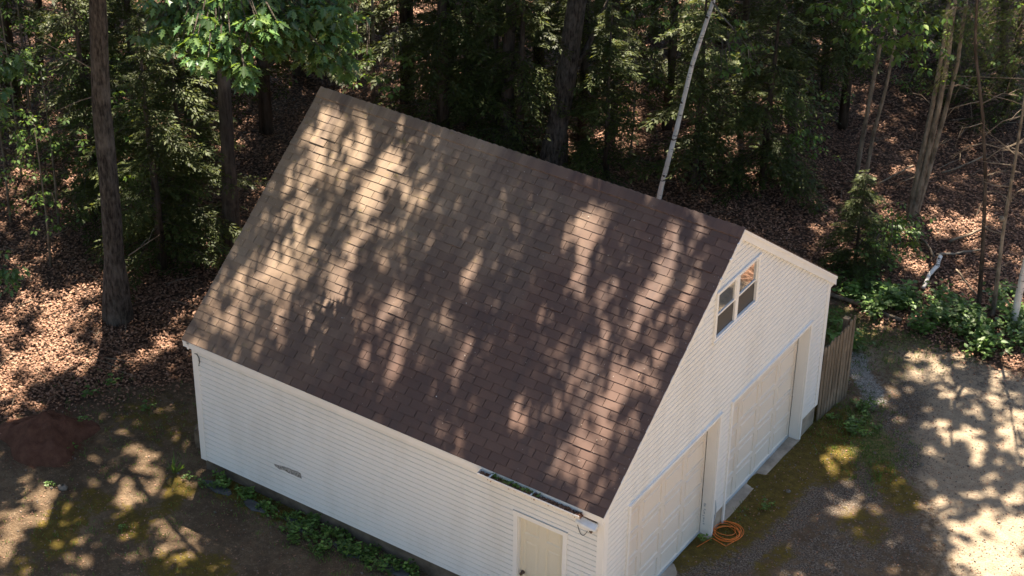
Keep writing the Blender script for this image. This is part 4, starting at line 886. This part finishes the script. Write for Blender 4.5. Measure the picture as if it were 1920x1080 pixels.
def sapling(x, y, h, lab, n=14, sz=.095, mat='maple'):
    B = ground_at(x, y); t_ = thing('young_tree', lab, 'tree', B, None); mb = MB(); mb.tube([(0, 0, -.2), (.05, .02, h*.4), (0, .06, h*.8), (.05, 0, h)], [.03, .024, .014, .006], 6); mb.build('trunk', M['palebark'], t_, smooth=True)
    cl = []
    for i in range(n):
        t = .35+.65*i/n; q = B+np.array([rng.normal()*h*.16, rng.normal()*h*.16, h*t]); D = q-CAM; dist = D@_f; qx, qy, _ = project(q[None]); cl.append((float(qx[0]), float(qy[0]), float(dist), .3, 5))
    leaf_cluster(t_, B, cl, OVATE, OVF, M[mat], sz, root=B+(0, 0, h*.6))
for x, y, h, lab in ((40, 330, 4.5, 'leafy young tree by the oak twigs at the left edge'), (110, 420, 3.6, 'leafy young tree standing in the dappled litter left of the oak'), (130, 130, 5., 'tall leafy young tree at the upper left, left of the oak'), (250, 250, 4.2, 'leafy young tree close right of the oak, halfway up the picture'), (330, 330, 3.4, 'leafy young tree between the oak and the shaded trunk'), (620, 140, 4., 'leafy young tree above the rear roof corner'), (1320, 120, 4., 'leafy young tree left of the bright leaves, right of the birch'), (95, 500, 3.2, 'leafy young tree in the sun at the left, above the leaf litter'), (20, 420, 4., 'leafy young tree at the left edge'), (150, 330, 4., 'leafy young tree between the oak and the left edge'), (60, 250, 4.5, 'leafy young tree near the upper left corner'), (290, 420, 3., 'pale leafy young tree just right of the oak trunk'), (470, 200, 3.5, 'young tree in leaf under the oak foliage'), (1480, 330, 2.2, 'leafy young tree in the shade behind the gable peak'), (1180, 300, 2.6, 'leafy young tree between the leaning trunk and the birch'), (1660, 500, 1.4, 'bright leafy young tree right of the lone young hemlock'), (1740, 250, 4., 'yellow green young tree behind the triple trunk'), (1560, 150, 4., 'young tree in leaf behind the thin paired trunks'), (850, 190, 4., 'young tree in leaf beyond the ridge by the sunlit patch'), (1000, 90, 4.5, 'young tree in leaf at the top left of the leaning trunk'), (1440, 130, 4., 'young tree in leaf right of the birch top')):
    sapling(x, y, h, lab)
limb(oakC[0], oakC[1], [above(1072, 130, oakC[1]), above(1100, 90, oakC[1]), above(1122, 50, oakC[1]), above(1140, 0, oakC[1])], .09, M['oakbark'])
# bare dead twigs at the right
def bare(parent, B, starts, cnt, ln, seed):
    cnt = max(3, cnt-2)
    random.seed(seed); mb = MB()
    for (x, y, dx, dy) in starts:
        p = above(x, y, B); q = above(x+dx, y+dy, B)
        mid = (p+q)/2+np.array([random.uniform(-.1, .1), random.uniform(-.2, .2), .06]); mb.tube([p-B, mid-B, q-B], [.014, .010, .004], 4, cap=False)
        for k_ in range(cnt):
            t = random.uniform(.25, 1); s = (p*(1-t)+q*t)*(1-.0)+np.array([0, 0, .03]); d = norm(q-p)*random.uniform(.1, 1)+np.array([random.uniform(-.6, .6), random.uniform(-.6, .6), random.uniform(-.7, .4)])
            d = norm(d)*ln*random.uniform(.4, 1); mb.tube([s-B, s+d*.5+np.array([0, 0, .03])-B, s+d-B], [.006, .0045, .002], 3, cap=False)
    tag(mb.build('dead_twigs', M['stick'], parent), kind='stuff')
bare(gG[0], gG[1], [(1845,255,75,-40),(1844,268,-60,30),(1847,300,70,-35),(1840,195,60,-20),(1838,190,-60,15),(1848,270,70,20),(1846,330,60,-10),(1848,360,50,18),(1844,230,-40,10)], 7, .45, 3)
bare(gH[0], gH[1], [(1900,310,-70,-10),(1904,290,-50,-40),(1895,350,-65,-15),(1890,380,60,-40),(1880,440,-40,-20)], 7, .4, 4)
bare(t3, t3.location, [(1760,170,60,-8),(1750,200,-40,-25),(1770,160,70,12),(1738,280,50,-22),(1720,330,-45,20)], 5, .4, 5)
bare(oakA[0], oakA[1], [(240,480,60,-40),(180,180,-80,30),(175,130,-110,-60)], 5, .5, 6)
bare(gI[0], gI[1], [(1915,540,-50,-10),(1925,490,-60,15)], 5, .35, 7)

# ------------------------------------------------------------------ fallen wood
def log(name, label, pix, r, mat, z=.06, cat='log'):
    mb = MB(); pts = []
    for (x, y, dz_) in pix:
        P = ground_at(x, y); P = on_z(x, y, P[2]+dz_+r); pts.append(P)
    P2 = [pts[i]*(1-t)+pts[i+1]*t+rng.normal(size=3)*.008 for i in range(len(pts)-1) for t in (0, .33, .66)]+[pts[-1]]
    mb.tube(P2, [r*(1-.25*i/len(P2)) for i in range(len(P2))], 9, wob=.12); tag(mb.build(name, mat, smooth=True), label, cat)
log('birch_log', 'crooked white birch log lying among the brown leaves at the right', [(1764, 480, .10), (1757, 498, .09), (1742, 517, .05), (1731, 540, .02)], .05, M['birch'])
log('fallen_branch', 'bent brown branch propped above the birch log', [(1751, 484, .05), (1746, 470, .12), (1738, 458, .05), (1728, 448, .0)], .032, M['stick'], cat='branch')
log('birch_log', 'thin pale log lying level behind the crooked birch log', [(1756, 477, .03), (1790, 476, .03), (1838, 468, .03)], .026, M['palebark'])
log('fallen_branch', 'straight brown stick leaning on the thin dark trunk', [(1793, 506, .3), (1812, 530, .15), (1834, 558, .02)], .022, M['stick'], cat='branch')
log('fallen_branch', 'dark pole lying in the leaves left of the thin dark trunk', [(1780, 453, .02), (1822, 438, .05), (1850, 425, .1)], .03, M['stick'], cat='branch')
log('fallen_branch', 'short pale branch under the leaning brown stick', [(1792, 530, .01), (1832, 520, .02)], .016, M['stick'], cat='branch')
log('fallen_branch', 'long dark branch on the shaded leaves left of the triple trunk', [(1645, 345, .02), (1675, 330, .05), (1712, 310, .1)], .022, M['stick'], cat='branch')
log('fallen_branch', 'long dark branch on the shaded leaves right of the triple trunk', [(1765, 325, .05), (1810, 310, .05), (1850, 290, .1)], .024, M['stick'], cat='branch')
log('edging_log', 'long grey weathered log edging the weeds beyond the fence', [(1556, 552, .0), (1600, 566, .0), (1650, 585, .0), (1690, 600, .0)], .05, M['stick'], cat='log')
log('fallen_branch', 'pale forked stick leaning out of the hemlock right of the oak', [(362, 485, .2), (385, 462, .3), (415, 442, .4)], .016, M['stick'], cat='branch')
log('fallen_branch', 'pale stick lying on the leaves left of the oak', [(28, 575, .02), (60, 563, .02)], .016, M['stick'], cat='branch')
n = 420; P = []; mb = MB()
while len(P) < n:
    x, y = random.uniform(-60, 1980), random.uniform(-40, 800)
    if np.interp(x, LX, LY)-y < 6: continue
    p = ground_at(x, y); P.append(p); a = random.random()*6.28; ln = random.uniform(.2, .9); d = np.array([math.cos(a), math.sin(a), random.uniform(-.02, .2)])*ln
    mb.tube([p+(0, 0, .02), p+d*.5+(0, 0, .04), p+d+(0, 0, .02)], [.010, .008, .004], 4, cap=False)
tag(mb.build('twigs', M['stick']), kind='stuff')

# ------------------------------------------------------------------ leaf litter, pebbles, weeds
def sample(n, cond, x0=-120, x1=2040, y0=-80, y1=1160, over=2):
    X = rng.uniform(x0, x1, n*over); Y = rng.uniform(y0, y1, n*over); k_ = cond(X, Y); X, Y = X[k_][:n], Y[k_][:n]
    D = _f+_r*((X-960)/FPX)[:, None]-_u*((Y-540)/FPX)[:, None]; P = CAM+D*(-CAM[2]/D[:, 2])[:, None]
    for _ in range(2): P = CAM+D*((hgt(P[:, 0], P[:, 1])-CAM[2])/D[:, 2])[:, None]
    ob = (P[:, 0] > -L-.02) & (P[:, 0] < .05) & (P[:, 1] > -.05) & (P[:, 1] < W+.05)
    return P[~ob]
P = sample(150000, lambda x, y: np.interp(x, LX, LY)-y+rng.normal(size=len(x))*22 > 0)
n = len(P); A, B_, N = frames(n, .72); s = rng.uniform(.03, .068, n)[:, None]
P = P+np.array([0, 0, .012])+np.array([0, 0, 1.])*rng.uniform(0, .05, n)[:, None]
tag(cards('leaf_litter', [(x*1.3, y-.5, z*1.6) for x, y, z in OVATE], OVF, P, A*s, B_*s, N*s, M['fallen']), kind='stuff')
P = sample(13000, lambda x, y: (np.interp(x, LX, LY)-y < 0)); n = len(P); A, B_, N = frames(n, .7); s = rng.uniform(.01, .042, n)[:, None]
tag(cards('fallen_leaves', [(x*1.2, y-.5, z*1.6) for x, y, z in OVATE], OVF, P+(0, 0, .012), A*s, B_*s, N*s, M['fallen']), kind='stuff')
P = sample(8000, lambda x, y: (np.interp(x, LX, LY)-y < -10) & ((x > 1150) | (rng.random(len(x)) < .25))); n = len(P); A, B_, N = frames(n, .2); s = rng.uniform(.006, .022, n)[:, None]*(1+(rng.random(n) > .97)[:, None])
OCT = [(1, 0, 0), (0, 1, 0), (-1, 0, 0), (0, -1, 0), (0, 0, .8), (0, 0, -.8)]; OCF = [(0, 1, 4), (1, 2, 4), (2, 3, 4), (3, 0, 4), (1, 0, 5), (2, 1, 5), (3, 2, 5), (0, 3, 5)]
tag(cards('pebbles', OCT, OCF, P+(0, 0, .006), A*s, B_*s*.8, N*s, M['stone']), kind='stuff')
# fallen bits on the roof
n = 420; xs = rng.uniform(RX0+.1, RX1-.1, n); ys = rng.uniform(EY+.1, RY-.1, n); pos = np.stack([xs, ys, EZ+SL*(ys-EY)+.022], 1)
Nn = norm(np.tile(np.array([0, -SL, 1.]), (n, 1))+rng.normal(size=(n, 3))*.15); A = norm(np.cross(Nn, rng.normal(size=(n, 3)))); B_ = np.cross(Nn, A); s = rng.choice([.008, .011, .015, .022], n, p=[.5, .3, .15, .05])[:, None]
tag(cards('roof_debris', [(-.5, -.35, 0), (.5, -.3, 0), (.4, .4, .1), (-.4, .3, .1)], [(0, 1, 2, 3)], pos, A*s, B_*s, Nn*s, leaf_mat('roof_bits', [(.10, .06, .03), (.6, .56, .5), (.25, .15, .07)], (.1, .06, .03), .1, .6, .3, tone=False)), kind='stuff')
# grass and moss tufts
def tuft(nb, h, seed, spread=.05, wid=.02):
    g_ = np.random.default_rng(seed); P = g_.normal(size=(nb, 3))*np.array([spread, spread, 0]); U = norm(np.stack([g_.normal(size=nb)*.45, g_.normal(size=nb)*.45, np.ones(nb)], 1)); Xa = norm(np.cross(U, g_.normal(size=(nb, 3)))); N = np.cross(Xa, U); s = h*g_.uniform(.5, 1.1, nb)[:, None]
    return P, Xa*wid/.16, U*s, N*s
P = sample(2600, over=30, cond=lambda x, y: capsules(x, y, [(1560,600,1620,650,40),(1600,790,1650,850,50),(1640,650,1800,640,40,.6),(1440,950,1300,1000,20,.2),(420,905,700,1060,40,.5),(100,1000,300,960,90,.12),(200,800,330,850,90,.15),(1560,800,1640,880,40,.6)], .8) > rng.random(len(x)))
Ps, Xs, Us, Ns = [], [], [], []
for p in P:
    a, b_, c_, d_ = tuft(4, .09, int(rng.integers(1e9)), .03, .006); Ps.append(a+p); Xs.append(b_); Us.append(c_); Ns.append(d_)
n = sum(map(len, Ps)); tag(cards('grass', DIA, DIF, np.concatenate(Ps), np.concatenate(Xs), np.concatenate(Us), np.concatenate(Ns), M['weed'], tone=rng.random(n)), kind='stuff')
def weed_mesh(nl, h, r, ls, seed):
    g_ = np.random.default_rng(seed); P, U, S, T = [], [], [], []; stems = int(nl/6)+1
    for s_ in range(stems):
        b0 = g_.normal(size=3)*np.array([r*.5, r*.5, 0]); tip = b0+np.array([g_.normal()*r*.5, g_.normal()*r*.5, h*g_.uniform(.5, 1.1)]); tn = g_.random()
        for j in range(6):
            t = .35+.65*j/5; p = b0*(1-t)+tip*t; az = j*2.4+g_.random(); u = np.array([math.cos(az), math.sin(az), .35-.5*g_.random()]); P.append(p); U.append(u); S.append(ls*g_.uniform(.6, 1.15)); T.append(np.clip(tn+g_.normal()*.1, 0, 1))
    P = np.array(P); U = norm(np.array(U)); S = np.array(S)[:, None]; N = norm(np.array([0, 0, 1.])+g_.normal(size=P.shape)*.3); Xa = norm(np.cross(U, N)); N = np.cross(Xa, U)
    return cards('weed', OVATE, OVF, P, Xa*S, U*S, N*S, M['weed'], False, tone=np.array(T))
WM = [weed_mesh(60, .28, .22, .11, 21), weed_mesh(42, .22, .18, .10, 22), weed_mesh(30, .18, .14, .085, 23), weed_mesh(80, .4, .3, .12, 24), weed_mesh(24, .14, .12, .07, 25)]
def weeds(caps, n, kinds, label, cat, group, smin=.7, smax=1.2):
    P = sample(n, lambda x, y: capsules(x, y, caps, .5) > rng.random(len(x))**.7*.9+.05, over=400)[:n]
    for p in P:
        o = link('weed', WM[int(rng.choice(kinds))], None, p); s = rng.uniform(smin, smax); o.scale = (s, s, s); o.rotation_euler.z = rng.random()*6.28; tag(o, label, cat, group)
weeds([(345,905,420,910,10,.7),(400,915,480,930,12,.6),(500,950,560,970,20,.8),(560,985,640,1010,30),(600,1020,680,1030,22,.8),(680,1050,760,1062,16,.8),(760,1065,840,1080,14,.7),(450,900,520,930,8,.5)], 100, [1, 2, 2, 4, 4], 'leafy green weed in the strip along the garage side wall', 'weed', 'weeds along the garage side wall', .5, .95)
weeds([(1565,535,1600,560,14),(1620,560,1700,580,22),(1660,545,1690,560,12),(1700,585,1740,600,18),(1720,600,1800,590,24),(1790,600,1850,630,24),(1850,640,1915,640,26),(1570,600,1575,640,14),(1600,530,1640,545,12,.6),(1680,470,1660,500,16,.5),(1880,560,1918,600,20)], 80, [0, 1, 1, 2, 3], 'bright green leafy weed at the edge of the woods', 'weed', 'weeds along the edge of the woods', .7, 1.25)
weeds([(1570,775,1630,770,18),(1600,800,1640,800,14,.6)], 22, [2, 2, 4], 'low green weed in the dark shadow of the fence', 'weed', 'weeds in the fence shadow', .6, 1.)
for a, b_, v, s, lab in ((1437, 952, 2, .75, 'lone bright green sprout on the moss before the far garage door'), (1322, 1012, 4, .9, 'small weed beside the orange cord at the door jamb'), (1598, 813, 1, .8, 'leafy weed in the fence shadow'), (1622, 815, 4, .9, 'pale weed at the edge of the fence shadow'), (232, 990+0, 4, .6, 'tiny weed on the mossy patch of the left yard'), (276, 768, 2, .8, 'small green weed on the shaded ground behind the wooden block'), (95, 910, 4, .7, 'small weed by the rounded stone in the left yard'), (212, 720, 2, .9, 'green seedling in the litter below the oak'), (160, 790, 4, .9, 'green weed on top of the red mound'), (135, 840, 4, .9, 'green weed at the foot of the red mound'), (168, 742, 2, .9, 'weed at the litter edge above the red mound'), (232, 590, 2, .7, 'ivy green seedling at the foot of the big oak'), (1650, 440, 3, 1.2, 'leafy bush beside the lone young hemlock'), (1690, 450, 3, 1.1, 'bright leafy bush in the sun right of the young hemlock'), (1300, 300, 0, .9, 'seedling catching light at the foot of the birch')):
    o = link('weed', WM[v], None, ground_at(a, b_)); o.scale = (s, s, s); tag(o, lab, 'weed')
P0 = ground_at(330, 888); a, b_, c_, d_ = tuft(16, .42, 5, .03, .016); tag(cards('grass_tuft', DIA, DIF, a+P0, b_, c_, d_, M['weed'], tone=np.full(16, .6)), 'tall upright grass tuft near the rear corner of the garage', 'grass tuft')
